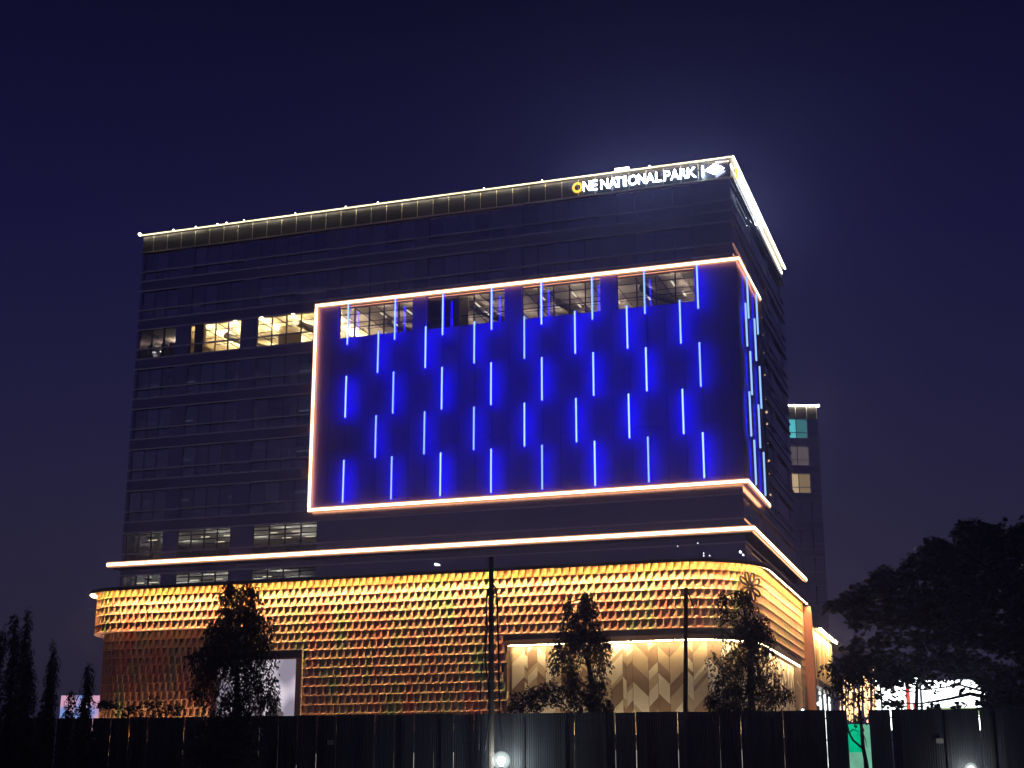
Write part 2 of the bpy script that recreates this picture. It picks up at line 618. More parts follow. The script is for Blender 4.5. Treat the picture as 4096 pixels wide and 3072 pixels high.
# dimly lit storey above the lower strip, and the one under it
for k, lst in ((7, (-56.2, -50.6, -48.2, -43.6, -41.2)), (8, (-57.3, -55.8, -51.5, -49.0, -44.0))):
    zc2 = zt(k) + 0.34
    for x in lst:
        for y in (1.2, 4.0, 7.5):
            ceiling_light(x, y, zc2 - 0.9, 0.9, 0.12, E_OFFU)
    for y in (1.5, 3.2, 5.5, 8):
        box("ceiling_pipe", M_PIPE, tower, -58, -39, y, y + 0.08, zc2 - 0.30, zc2 - 0.2)
    for x in (-57.2, -55.6):
        box("column", M_SLAB, tower, x, x + 0.6, 3.0, 3.6, zt(k) - 3.0, zc2)
for k in (0, 1, 3, 4, 5, 6):
    zc2 = zt(k) + 0.34
    for x in (-57.4, -55.5, -50.5, -43.0):
        box("column", M_SLAB, tower, x, x + 0.55, 2.4, 2.9, zt(k) - 3.0, zc2)
    box("bulkhead", M_SLAB, tower, -58.2, -39.4, 1.4, 1.7, zc2 - 0.9, zc2 - 0.01)
    for x in (-56.5, -49.5, -42.5):
        ceiling_light(x, 5.5, zc2 - 0.3, 2.4, 0.2, E_OFFV)
for x in (-44.3, -42.0):
    box("partition", M_PART, tower, x, x + 1.6, 1.9, 2.0, zt(5) - 3.0, zt(5) - 1.9)
for x, y, z in ((-26.9, 0.6, -1.0), (-26.2, 0.6, -1.12)):
    pass
# small lamps behind the terrace parapet
for x, z, r in ((-27.0, 21.85, 0.18), (-26.75, 21.8, 0.12), (-3.9, 22.45, 0.06), (-5.6, 22.3, 0.05), (-3.45, 21.6, 0.05), (-3.45, 21.4, 0.05), (-2.95, 21.38, 0.05), (-0.42, 21.55, 0.14), (-0.2, 21.3, 0.10)):
    q = MB()
    q.ball((x, -0.12, z), r * 0.6)
    q.build("terrace_lamp", E_SPOT, tower)

# media wall ----------------------------------------------------
q = MB()
q.box(-MS, 0.15, -0.15, -0.002, MZ0, zt(2) - 3.06)
q.box(0.002, 0.15, -0.001, MR, MZ0, MZ1)
q.box(-MS, -37.05, -0.25, -0.002, zt(2) - 3.06, MZ1)
for (a, b) in zip(BAYS[3:], BAYS[4:] + [(-0.25, 0)]):
    q.box(-a[1] + 0.02, -b[0] - 0.02, -0.25, -0.002, zt(2) - 3.06, MZ1)
media = q.build("media_wall", M_MEDIA, tower)
NP = 25
pw = (MS + 0.24) / NP
for i in range(NP):
    for za, zb_ in ((MZ0, 32.6), (32.62, 38.0), (38.02, zt(2) - 3.07)):
        jy = rnd.uniform(0, 0.012)
        box("media_panel", M_MEDIA, media, -MS + i * pw, -MS + (i + 1) * pw - 0.02, -0.25 - jy, -0.152, za, zb_)
for i in range(7):
    yw = (MR + 0.2) / 7
    box("media_panel", M_MEDIA, media, 0.152, 0.25 + rnd.uniform(0, .01), -0.2 + i * yw, -0.2 + (i + 1) * yw - 0.02, MZ0, MZ1)
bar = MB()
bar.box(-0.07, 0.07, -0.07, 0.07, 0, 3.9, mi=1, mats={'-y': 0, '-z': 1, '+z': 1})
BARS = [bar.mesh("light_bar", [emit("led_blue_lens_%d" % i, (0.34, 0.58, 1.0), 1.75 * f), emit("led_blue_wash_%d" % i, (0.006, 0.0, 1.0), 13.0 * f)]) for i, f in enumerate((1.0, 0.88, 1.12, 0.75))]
bar2 = MB()
bar2.box(-0.07, 0.07, -0.07, 0.07, 0, 3.9, mi=0, mats={'+y': 1})
BAR2 = bar2.mesh("light_bar", [E_BLUE, BARS[0].materials[1]])
LV = [(42.42, 0), (39.47, 1), (35.52, 0), (31.56, 1), (27.66, 0)]
for z, odd in LV:
    for i in range(7 if odd else 8):
        s = (4.58 if odd else 2.98) + 4.668 * i
        link("light_bar", rnd.choice(BARS), media, (-s + rnd.uniform(-.02, .02), -0.95, z + rnd.uniform(-.02, .02)))
        box("bar_bracket", M_MULL, media, -s - 0.03, -s + 0.03, -0.88, -0.263, z + 0.3, z + 0.36)
        box("bar_bracket", M_MULL, media, -s - 0.03, -s + 0.03, -0.88, -0.263, z + 3.5, z + 3.56)
    for y in ((1.65, 6.2) if odd else (3.04, 7.85)):
        link("light_bar", BAR2, media, (0.62, y, z), (0, 0, PI / 2))

# outline strips around the media wall
def strip_box(b, mats, name="led_strip", wash=None):
    q = MB()
    q.box(*b, mi=1, mats=mats)
    st = q.build(name, [E_WARM, wash or E_WASH], tower)
    x0, x1, y0, y1, z0, z1 = b
    g = 0.115
    q = MB()                       # orange glow fringe of the strip, put in as an emissive box
    if z1 - z0 > 1:
        q.box(x0 - g, x1 + g, y0 + 0.03, y1 - 0.03, z0, z1)
    elif x1 - x0 > 1:
        q.box(x0, x1, y0 + 0.03, y1 - 0.03, z0 - g, z1 + g)
    else:
        q.box(x0 + 0.03, x1 - 0.03, y0, y1, z0 - g, z1 + g)
    q.build("glow_fringe", E_FRINGE, st)
    return st


OUT = 0.50
FRT = {'-y': 0, '+x': 0, '-x': 0, '+y': 1}
strip_box((-MS - 0.13, 0.60, -0.58, -0.40, MZ1 - 0.11, MZ1 + 0.11), {'-y': 0, '+x': 0, '-x': 0})
strip_box((-MS - 0.13, 0.60, -0.58, -0.40, MZ0 - 0.11, MZ0 + 0.11), {'-y': 0, '+x': 0, '-x': 0})
strip_box((-MS - 0.11, -MS + 0.11, -0.58, -0.40, MZ0 + 0.21, MZ1 - 0.21), {'-y': 0})
strip_box((0.42, 0.60, -0.399, MR + 0.1, MZ1 - 0.11, MZ1 + 0.11), {'+x': 0, '+y': 0, '-y': 0})
strip_box((0.42, 0.60, -0.399, MR + 0.1, MZ0 - 0.11, MZ0 + 0.11), {'+x': 0, '+y': 0, '-y': 0})
box("strip_bracket", M_MULL, tower, -MS - 0.1, 0.42, -0.399, -0.251, MZ1 - 0.08, MZ1 + 0.08)
box("strip_bracket", M_MULL, tower, -MS - 0.1, 0.42, -0.399, -0.251, MZ0 - 0.08, MZ0 + 0.08)
# end of the media wall on the side: thin dark upright with amber beads
box("edge_upright", M_MULL, tower, 0.26, 0.60, MR + 0.101, MR + 0.18, MZ0, MZ1)
for z, r in ((44.9, .07), (43.2, .06), (41.5, .07), (39.4, .10), (37.1, .06), (35.9, .17), (34.8, .14), (33.0, .06), (31.4, .15), (30.2, .08), (28.3, .13)):
    q = MB()
    q.ball((0.62, MR + 0.1, z), r * 0.7)
    q.build("amber_bead", E_BEAD, tower)

# projecting ledge with the long lower strip
LZ = 23.32
box("ledge", M_CLAD, tower, -W - 0.75, 0.75, -0.75, -0.003, LZ - 0.32, LZ - 0.02)
box("ledge", M_CLAD, tower, 0.003, 0.75, -0.002, DP, LZ - 0.32, LZ - 0.02)
box("ledge", M_CLAD, tower, -W - 0.75, -W - 0.003, -0.002, DP, LZ - 0.32, LZ - 0.02)
E_WASH2 = emit("led_ledge_wash", (1.0, 0.44, 0.18), 9.0)
strip_box((-W - 0.9, 0.98, -0.98, -0.80, LZ - 0.14, LZ + 0.11), {'-y': 0, '+x': 0, '-x': 0}, wash=E_WASH2)
strip_box((0.80, 0.98, -0.799, DP, LZ - 0.14, LZ + 0.11), {'+x': 0, '+y': 0, '-y': 0}, wash=E_WASH2)

# parapet crown -------------------------------------------------
PZ0, PZ1 = TOP - 1.75, TOP - 0.1
pp = MB()
pp.box(0, 1.525, -0.05, 0, 0, PZ1 - PZ0)
PP = pp.mesh("parapet_panel", M_PARA)
tr = MB()
tr.box(0, 0.04, -0.09, 0, 0, PZ1 - PZ0)
TR = tr.mesh("panel_joint", M_TRIM)
box("parapet_core", M_CLAD, tower, -W + 0.002, -0.002, 0.002, 0.3, PZ0, TOP - 0.02)
box("parapet_core", M_CLAD, tower, -0.3, -0.002, 0.302, DP, PZ0, TOP - 0.02)
n = int(W / 1.565)
for i in range(n + 1):
    x = -W + 1.2 + 1.565 * (i - 1)
    link("parapet_panel", PP, tower, (max(x, -W), 0, PZ0), (0, 0, 0), (0.75 if i == 0 else 1, 1, 1)) if x + 1.5 < 0.1 else None
    if x + 1.565 < 0:
        link("panel_joint", TR, tower, (x + 1.525, 0, PZ0))
for i in range(18):
    y = 0.1 + i * 1.63
    o = link("parapet_panel", PP, tower, (0, y, PZ0), (0, 0, PI / 2))
box("crown_fin", M_TRIM, tower, -W - 0.2, 0.2, -0.22, -0.051, ZT0 - 0.05, ZT0 + 0.05)
box("crown_fin", M_FIN, tower, 0.051, 0.3, -0.05, DP + 0.3, ZT0 - 0.05, ZT0 + 0.05)
# crown lip with LED under it
q = MB()
q.box(-W - 0.25, 0.36, -0.36, 0.3, TOP - 0.02, TOP + 0.08)
q.box(0.0, 0.36, 0.302, DP + 0.1, TOP - 0.02, TOP + 0.08)
q.build("crown_lip", M_TRIM, tower)
q = MB()
q.box(-W - 0.25, 0.40, -0.45, -0.37, TOP - 0.07, TOP + 0.04)
cl = q.build("crown_led", E_CORN, tower)
q = MB()
for a in np.arange(-W - 0.2, 0.2, 1.5):
    q.quad((a, -0.362, TOP - 0.03), (a, -0.30, TOP - 0.025), (min(a + 1.5, 0.3), -0.30, TOP - 0.025), (min(a + 1.5, 0.3), -0.362, TOP - 0.03))
q.build("down_light", E_CORNW, cl)
q = MB()
q.box(0.37, 0.50, -0.36, DP + 0.1, TOP - 0.05, TOP + 0.07)
q.build("crown_led", E_CORNR, tower)
q = MB()
q.box(0.06, 0.14, 0.2, DP, TOP - 0.55, TOP - 0.42)
q.build("crown_led", E_CORNR, tower)
for s in (58.9, 55.1, 52.6, 50.2, 49.2, 47.3, 41.8, 36.5, 33.2, 22.6, 17.0, 7.0):
    q = MB()
    q.ball((-s, -0.5, TOP + 0.08), 0.08 if s != 58.9 else 0.17)
    q.build("crown_lamp", E_CORNR, tower)
q = MB()
q.box(-10.2, -8.9, -0.5, -0.2, TOP + 0.09, TOP + 0.3)
q.build("crown_floodlight", E_CORNR, tower)

# ------------------------------------------------------------------ roof signs
def glyph(ch):
    cu = bpy.data.curves.new("g", 'FONT')
    cu.body = ch
    cu.size = 1.0
    cu.offset = -0.004
    cu.extrude = 0.06
    cu.resolution_u = 4
    o = bpy.data.objects.new("g", cu)
    COL.objects.link(o)
    dg = bpy.context.evaluated_depsgraph_get()
    me = bpy.data.meshes.new_from_object(o.evaluated_get(dg))
    bpy.data.objects.remove(o)
    bpy.data.curves.remove(cu)
    co = np.array([v.co[:] for v in me.vertices])
    lo, hi = co.min(0), co.max(0)
    co = (co - lo) / (hi - lo + 1e-9)
    for v, c in zip(me.vertices, co):
        v.co = c
    me.materials.clear()
    me.materials.append(E_SIGN)
    me.materials.append(E_SIGNB)
    for p in me.polygons:
        p.material_index = 0 if p.normal.z > 0.9 else 1
    return me


LET = [("N", 305, 366), ("E", 378, 430), ("N", 462, 528), ("A", 534, 606), ("T", 590, 650), ("I", 664, 690), ("O", 708, 788),
       ("N", 796, 858), ("A", 862, 938), ("L", 948, 1000), ("P", 1022, 1074), ("A", 1080, 1152), ("R", 1160, 1216), ("K", 1224, 1300)]
GL = {c: glyph(c) for c in set(l[0] for l in LET)}


def px2x(p):
    return -13.16 + (p - 305) * (10.29 / 995)


def roof_sign(label, side):
    if side:
        root = thing("roof_sign", label, "sign", (CORNER[0] + 0.42 * math.cos(RZ) - 14.9 * math.sin(RZ), CORNER[1] + 0.42 * math.sin(RZ) + 14.9 * math.cos(RZ), PZ0 + 0.30), RZ + PI / 2, "rooftop signs")
    else:
        root = thing("roof_sign", label, "sign", (CORNER[0] + 0.32 * math.sin(RZ), CORNER[1] - 0.32 * math.cos(RZ), PZ0 + 0.30), RZ, "rooftop signs")
    for c, a, b in LET:
        x0, x1 = px2x(a), px2x(b)
        wv = x1 - x0
        link("letter", GL[c], root, (x0, 0.06, 0), (PI / 2, 0, 0), (wv, 0.93, 0.12))
    q = MB()
    ring = [(-13.72 + 0.36 * math.cos(t), -0.02, 0.47 + 0.38 * math.sin(t)) for t in np.linspace(0, 2 * PI, 28, endpoint=False)]
    q.tube(ring, 0.085, 6, closed=True)
    q.build("ring_letter", E_SIGNY, root)
    q = MB()
    ring = [(-13.72 + 0.49 * math.cos(t), -0.0, 0.47 + 0.51 * math.sin(t)) for t in np.linspace(0, 2 * PI, 28, endpoint=False)]
    q.tube(ring, 0.022, 5, closed=True)
    q.build("outer_ring", E_SIGNY, root)
    box("divider_bar", E_SIGN, root, -2.37, -2.24, -0.06, 0.06, -0.02, 0.95)
    q = MB()
    cx, cz, hw, hh = -1.24, 0.48, 0.84, 0.50
    f = [(cx - hw, -0.06, cz), (cx, -0.06, cz - hh), (cx + hw, -0.06, cz), (cx, -0.06, cz + hh)]
    bk = [(p[0], 0.06, p[2]) for p in f]
    q.quad(*f)
    q.quad(*reversed(bk), 1)
    for i in range(4):
        j = (i + 1) % 4
        q.quad(f[j], f[i], bk[i], bk[j], 1)
    q.build("diamond_logo", [E_SIGN, E_SIGNB], root)
    q = MB()
    for sx in (-1, 1):
        q.quad((cx + sx * 0.25, -0.066, cz + 0.06), (cx + sx * 0.52, -0.066, cz + 0.02), (cx + sx * 0.25, -0.066, cz - 0.14), (cx + sx * 0.05, -0.066, cz - 0.04))
    q.build("logo_facet", emit("logo_blue", (0.35, 0.7, 1.0), 2.0), root)
    box("mounting_rail", M_MULL, root, -14.3, -0.5, 0.10, 0.20, 0.62, 0.68)
    return root


roof_sign("white glowing letters reading ONE NATIONAL PARK on the tower front parapet", False)
roof_sign("white glowing sign letters seen edge-on along the tower side parapet", True)

# ------------------------------------------------------------------ podium
pod = thing("mall_podium", "rounded shopping podium clad in glowing copper shingles below the tower", "building", CORNER, RZ)
RC, LC = (-5.63, 4.0), (-57.2, 2.0)
RR, RL = 5.8, 3.8
UF = 57.2 - 5.63
ARC_R = (RR + 0.3) * PI / 2
ARC_L = (RL + 0.3) * PI / 2
YE = 28.0
UE = UF + ARC_R + (YE - RC[1])


def pos(u, out):
    """point and outward normal on the podium perimeter; u = 0 at the left end of the straight front"""
    if u < -ARC_L:
        return (LC[0] - RL - out, LC[1] + (-ARC_L - u)), (-1, 0)
    if u < 0:
        a = -u / (RL + 0.3)
        return (LC[0] - (RL + out) * math.sin(a), LC[1] - (RL + out) * math.cos(a)), (-math.sin(a), -math.cos(a))
    if u <= UF:
        return (-57.2 + u, -1.8 - out), (0, -1)
    if u <= UF + ARC_R:
        a = (u - UF) / (RR + 0.3)
        return (RC[0] + (RR + out) * math.sin(a), RC[1] - (RR + out) * math.cos(a)), (math.sin(a), -math.cos(a))
    return (RC[0] + RR + out, RC[1] + (u - UF - ARC_R)), (1, 0)


def us(u0, u1, step=0.6):
    n = max(1, int(math.ceil((u1 - u0) / step)))
    return [u0 + (u1 - u0) * i / n for i in range(n + 1)]


def ribbon(q, u0, u1, o0, z0, o1, z1, mi=0, step=0.6, mir=False):
    """strip swept along the perimeter between profile points (o0,z0) and (o1,z1)"""
    U = us(u0, u1, step)
    for a, b in zip(U, U[1:]):
        p0, p1 = pos(a, o0)[0], pos(b, o0)[0]
        p2, p3 = pos(b, o1)[0], pos(a, o1)[0]
        q.quad((*p0, z0), (*p1, z0), (*p2, z1), (*p3, z1), mi)


def profile(q, u0, u1, prof, mi=0, step=0.6, closed=True, caps=True):
    P = prof + [prof[0]] if closed else prof
    for (o0, z0), (o1, z1) in zip(P, P[1:]):
        ribbon(q, u0, u1, o0, z0, o1, z1, mi, step)
    if caps and closed:
        for u in (u0, u1):
            n = len(q.v)
            q.v += [(*pos(u, o)[0], z) for o, z in prof]
            q.f.append(tuple(range(n, n + len(prof))))
            q.m.append(mi)


ULEFT = -ARC_L - 9
TW, TH, TD = 0.63, 0.775, 0.47
REC_U, REC = 57.2 - 44.4, 0.9
SH0, SHZ = 57.2 - 19.75, 14.42                         # showcase start, head height
SH1 = UF + ARC_R + 20.6
# tile mesh: x right, y into the wall (-y outward), z up from the tile's lower edge
def tile_mesh(name):
    q = MB()
    N = 5
    lean = 0.008

    def pt(u, v):
        g = (1 - u) ** 1.5 * v ** 0.75
        d = TD * (1 - g ** 1.0) + lean * (1 - v)
        return (u * TW - TW / 2, -d, v * TH)
    for i in range(N):
        for j in range(N):
            a, b, c, d = pt(i / N, j / N), pt((i + 1) / N, j / N), pt((i + 1) / N, (j + 1) / N), pt(i / N, (j + 1) / N)
            q.tri(a, b, c)
            q.tri(a, c, d)
    # right cheek, from this tile's right edge back to the next tile's left edge
    for j in range(N):
        v0, v1 = j / N, (j + 1) / N
        a, b = pt(1, v0), pt(1, v1)
        c, d = pt(0, v1), pt(0, v0)
        q.quad(a, (a[0], d[1], d[2]), (b[0], c[1], c[2]), b)
    # underside back to the wall
    a, b = pt(0, 0), pt(1, 0)
    q.quad(a, (a[0], 0.05, 0), (b[0], 0.05, 0), b)
    # folded lower lip
    q.quad((a[0], a[1], 0), (b[0], b[1], 0), (b[0], b[1], -0.02), (a[0], a[1], -0.02))
    return q.mesh(name, M_PEARL)


TILE = tile_mesh("shingle")
tv = np.array([v.co[:] for v in TILE.vertices])
tf = [tuple(p.vertices) for p in TILE.polygons]
cand, rest = [], []
for r in range(17):
    zb = 20.02 - TH * r
    u = ULEFT + (0.17 * r) % TW
    while u < UE - 0.3:
        skip = False
        if zb < SHZ + 0.3 and SH0 - 0.2 < u < SH1 + 0.2:
            skip = True
        if r == 7 and SH0 - 0.2 < u < SH1 + 0.2:
            skip = True
        if zb < 14.55 and 57.2 - 47.4 < u < 57.2 - 38.5:
            skip = True
        if not skip:
            ins = -REC if (r >= 5 and u < REC_U) else 0.0
            (x, y), nn = pos(u, ins)
            ang = math.atan2(nn[1], nn[0]) + PI / 2
            it = (x, y, zb + rnd.uniform(-.006, .006), ang + rnd.uniform(-.02, .02))
            # the nearest, most face-on ones become single pieces
            if ins == 0 and u > 57.2 - 26.6 and u < 57.2 - 5.5 and r < 9:
                cand.append(it)
            else:
                rest.append(it)
        u += TW
extra = cand[300:]
cand = cand[:300]
rest += extra
for (x, y, z, a) in cand:
    link("shingle", TILE, pod, (x, y, z), (0, 0, a))
V, F = [], []
for (x, y, z, a) in rest:
    ca, sa = math.cos(a), math.sin(a)
    n = len(V)
    for p in tv:
        V.append((x + p[0] * ca - p[1] * sa, y + p[0] * sa + p[1] * ca, z + p[2]))
    F += [tuple(n + i for i in f) for f in tf]
me = bpy.data.meshes.new("shingles")
me.from_pydata(V, [], F)
me.materials.append(M_PEARL)
o = bpy.data.objects.new("shingle_field", me)
COL.objects.link(o)
o.parent = pod
o['kind'] = 'stuff'

# backing wall
q = MB()
ribbon(q, ULEFT, REC_U, -0.06, 16.85, -0.06, 20.75)
ribbon(q, ULEFT, REC_U, -REC - 0.06, 0, -REC - 0.06, 16.95)
ribbon(q, REC_U, SH0, -0.06, 0, -0.06, 20.75)
ribbon(q, SH0, SH1, -0.06, SHZ + 0.1, -0.06, 20.75)
ribbon(q, SH1, UE, -0.06, 0, -0.06, 20.75)
q.build("backing_wall", M_CORE, pod)
# soffit of the overhanging left band and the return at its end
q = MB()
ribbon(q, ULEFT, REC_U, TD + 0.04, 16.90, -REC - 0.05, 16.90)
q.build("band_soffit", M_SOFF, pod)
q = MB()
p0, p1 = pos(REC_U, TD)[0], pos(REC_U, -REC)[0]
q.quad((*p0, 0), (*p1, 0), (*p1, 16.89), (*p0, 16.89))
q.build("return_wall", M_PEARL, pod)
# coping with light cove
q = MB()
profile(q, ULEFT, UE + 0.1, [(-0.6, 20.86), (-0.6, 20.74), (1.14, 20.74), (1.14, 20.53), (1.2, 20.53), (1.2, 20.86)])
q.build("coping", M_COPE, pod)
q = MB()
profile(q, ULEFT, UE + 0.05, [(1.215, 20.84), (1.215, 20.80), (1.235, 20.80), (1.235, 20.84)])
q.build("coping_bead", M_FIN, pod)
q = MB()
ribbon(q, ULEFT, UE, 1.12, 20.71, 1.03, 20.72, step=1.2)
q.build("cove_led", E_POD, pod)
q = MB()
profile(q, ULEFT, UE, [(0.97, 20.735), (0.97, 20.56), (0.985, 20.56), (0.985, 20.735)])
q.build("cove_baffle", M_COPE, pod)
q = MB()
ribbon(q, ULEFT, UE, 0.95, 20.71, 0.87, 20.72, step=1.2)
q.build("cove_led", E_POD2, pod)
# roof
q = MB()
ring = [pos(u, -0.5)[0] for u in us(ULEFT, UE, 1.5)]
n = len(q.v)
q.v += [(*p, 20.72) for p in ring] + [(-1.0, YE, 20.72), (-30, 30, 20.72)]
q.f.append(tuple(range(len(ring) + 2)))
q.m.append(0)
q.build("podium_roof", M_SLAB, pod)
# low canopy with uplights (behind the hoarding)
q = MB()
profile(q, -ARC_L - 6, UE, [(0.0, 6.9), (0.0, 6.6), (1.5, 6.6), (1.5, 7.05), (1.4, 7.05), (1.4, 6.9)], step=1.0)
q.build("entrance_canopy", M_COPE, pod)
q = MB()
ribbon(q, -ARC_L - 6, REC_U - 0.4, 0.02, 6.95, 0.10, 6.96, step=1.2)
q.build("uplight_led", E_PODUP, pod)
q = MB()
ribbon(q, REC_U, SH0 - 0.5, 1.25, 6.95, 1.35, 6.96, step=1.2)
q.build("uplight_led", E_PODUP2, pod)
# shopfront glow at ground level
q = MB()
for a in np.arange(REC_U + 1, UE - 3, 4.2):
    ribbon(q, a, a + 3.4, 0.3, 0.6, 0.3, 5.9)
q.build("shopfront_glazing", emit("shopfront_light", (1.0, 0.92, 0.8), 0.45, 0.7, 0.5), pod)

# poster display ---------------------------------------------------
px0, px1, pz = -47.1, -38.4, 14.66
q = MB()
yo = -2.36
q.box(px0, px1, yo, -1.75, pz - 0.75, pz)
q.box(px1 - 0.55, px1, yo, -1.75, 5, pz - 0.751)
q.box(px0, px0 + 0.55, yo, -1.75, 5, pz - 0.751)
q.build("display_frame", M_BRONZE, pod)
q = MB()
q.box(px0 - 0.04, px1 + 0.04, yo - 0.05, yo - 0.002, pz, pz + 0.07)
q.box(px1, px1 + 0.07, yo - 0.05, yo + 0.2, 5, pz - 0.001)
q.build("frame_bead", M_TRIM, pod)
scr = box("poster_screen", M_SCREEN, pod, px0 + 0.56, px1 - 0.56, -2.16, -2.06, 5.2, pz - 0.76)
for xs, w, h, m in ((-42.6, 0.62, 3.4, "a"), (-44.2, 0.5, 2.6, "b"), (-40.9, 0.85, 2.2, "c")):
    q = MB()
    prof = [(1.0, 0), (1.05, 0.15), (1.0, 0.42), (0.55, 0.60), (0.30, 0.68), (0.30, 0.80), (0.36, 0.81), (0.36, 1.0)]
    zz = 8.4
    for (a, za), (b, zb2) in zip(prof, prof[1:]):
        q.quad((xs - a * w, -2.166, zz + za * h), (xs + a * w, -2.166, zz + za * h), (xs + b * w, -2.166, zz + zb2 * h), (xs - b * w, -2.166, zz + zb2 * h))
    q.build("bottle_print", emit("bottle_print_" + m, {"a": (0.42, 0.33, 0.38), "b": (0.50, 0.42, 0.52), "c": (0.26, 0.20, 0.20)}[m], 0.55), scr)
box("screen_joint", M_MULL, scr, -41.42, -41.38, -2.18, -2.161, 5.2, pz - 0.77)

# showcase with chevron panels --------------------------------------
q = MB()
profile(q, SH0 - 0.25, SH1 + 0.3, [(-0.5, SHZ + 0.42), (-0.5, SHZ), (0.50, SHZ), (0.50, SHZ + 0.42)])
q.build("showcase_header", M_BRONZE, pod)
for u in (SH0 - 0.25, SH1):
    q = MB()
    profile(q, u, u + 0.28, [(-0.5, SHZ - 0.002), (-0.5, 3), (0.46, 3), (0.46, SHZ - 0.002)], step=0.3)
    q.build("showcase_jamb", M_BRONZE, pod)
q = MB()
for a in np.arange(SH0 + 0.15, SH1 - 0.2, 3.5):
    b = min(a + 3.3, SH1 - 0.15)
    profile(q, a, b, [(0.34, SHZ - 0.004), (0.34, SHZ - 0.05), (0.40, SHZ - 0.05), (0.40, SHZ - 0.004)], step=0.7)
q.build("showcase_led", E_SHOW, pod)
q = MB()
ribbon(q, SH0 + 0.3, SH1 - 0.3, 0.30, 6.96, 0.38, 6.97, step=1.2)
q.build("showcase_fill", emit("showcase_fill_glow", (1.0, 0.78, 0.48), 70.0), pod)  # unseen strip added to brighten the lower chevron panels
q = MB()
ribbon(q, SH0, SH1 + 0.2, -0.34, 0, -0.34, SHZ + 0.1)
q.build("showcase_backing", M_BROWN, pod)
cols = [19.53, 18.45, 18.17, 17.33, 16.62, 15.3, 14.6, 13.5, 12.9, 12.0, 11.52, 11.07, 10.09, 9.78, 9.27, 7.97, 7.18, 6.21, 4.88, 4.2, 2.9]
dirs = [1, -1, 1, -1, 1, -1, 1, -1, 1, -1, -1, 1, -1, 1, -1, 1, -1, 1, -1, 1]
ucol = [57.2 - c for c in cols]
while ucol[-1] < SH1 - 0.3:
    ucol.append(min(ucol[-1] + rnd.choice([0.35, 0.75, 0.95, 1.3]), SH1 - 0.02))
    dirs.append(-dirs[-1])
zlo = 6.0
for i, (a, b) in enumerate(zip(ucol, ucol[1:])):
    sl = dirs[i] if i < len(dirs) else 1
    wv = b - a
    z = zlo - rnd.uniform(0, 1.5) - abs(wv)
    ci = rnd.randrange(3)
    top = SHZ - 0.12
    while z < top:
        h = rnd.choice([0.35, 0.8, 1.15, 1.5, 1.9]) * (0.75 + 0.35 * min(wv, 1.2))
        # parallelogram between z and z+h, sheared by wv*0.95*sl, clipped at top and bottom
        sh = wv * 0.95 * sl
        la, lb = z, z + sh
        poly = [(0, la + 0.012), (1, lb + 0.012), (1, lb + h - 0.012), (0, la + h - 0.012)]

        def clip(poly, lim, keep_below):
            out = []
            for k2 in range(len(poly)):
                p, r2 = poly[k2], poly[(k2 + 1) % len(poly)]
                ip = p[1] <= lim if keep_below else p[1] >= lim
                ir = r2[1] <= lim if keep_below else r2[1] >= lim
                if ip:
                    out.append(p)
                if ip != ir:
                    t = (lim - p[1]) / (r2[1] - p[1])
                    out.append((p[0] + t * (r2[0] - p[0]), lim))
            return out
        poly = clip(poly, top, True)
        if len(poly) > 2:
            poly = clip(poly, zlo, False)
        if len(poly) > 2:
            q = MB()
            thick = 0.06 if ci != 1 else 0.04
            fr, bk = [], []
            for (t, zz) in poly:
                u = a + 0.012 + t * (wv - 0.024)
                fr.append((*pos(u, -0.30 + thick)[0], zz))
                bk.append((*pos(u, -0.335)[0], zz))
            n = len(fr)
            q.v = fr + bk
            q.f = [tuple(range(n))] + [(k2, k2 + n, (k2 + 1) % n + n, (k2 + 1) % n) for k2 in range(n)]
            q.m = [0] * (n + 1)
            q.build("chevron_panel", (M_CREAM, M_BROWN, M_TAN)[ci], pod)
        z += h
        ci = (ci + rnd.choice([1, 2, 1])) % 3
# end column
box("end_column", M_TERRA, pod, 0.1, 1.45, YE + 0.12, YE + 0.75, 0, 20.5)
box("end_column_trim", M_GOLDW, pod, 0.45, 0.62, YE - 0.5, YE + 0.118, 0, 20.6)
box("return_strip", M_PARA, pod, 0.2, 0.75, YE - 1.9, YE - 0.9, 0, 12.6)
# glow fixture under the roof lip at the far left
# ------------------------------------------------------------------ corner emblem
ue = UF + 3.2
for _ in range(40):      # find the spot on the round corner that the photo shows at x = 3000
    (x, y), nn = pos(ue, 0.74)
    X = CORNER[0] + x * math.cos(RZ) - y * math.sin(RZ)
    Y = CORNER[1] + x * math.sin(RZ) + y * math.cos(RZ)
    zrel = 18.85 - EYE
    fw = Y * CP + zrel * SP
    ppx = 2048 + FPX * X / fw
    ue += (3000 - ppx) * 0.012
(x, y), nn = pos(ue, 0.74)
X = CORNER[0] + x * math.cos(RZ) - y * math.sin(RZ)
Y = CORNER[1] + x * math.sin(RZ) + y * math.cos(RZ)
aw = math.atan2(nn[1], nn[0]) + PI / 2 + RZ
emb = thing("flower_emblem", "dark flower outline emblem of eight petals backlit yellow on rounded podium corner", "emblem", (X, Y, 18.85), aw)
emb.scale = (1.12, 1, 1.12)


def petal(ang, ln, wd, bx, bz):
    pts = []
    for t in np.linspace(0, 2 * PI, 18, endpoint=False):
        r = (1 - math.cos(t)) / 2
        a = r * ln
        b = wd * math.sin(t) * (0.45 + 0.55 * r)
        pts.append((bx + a * math.sin(ang) + b * math.cos(ang), bz + a * math.cos(ang) - b * math.sin(ang)))
    return pts


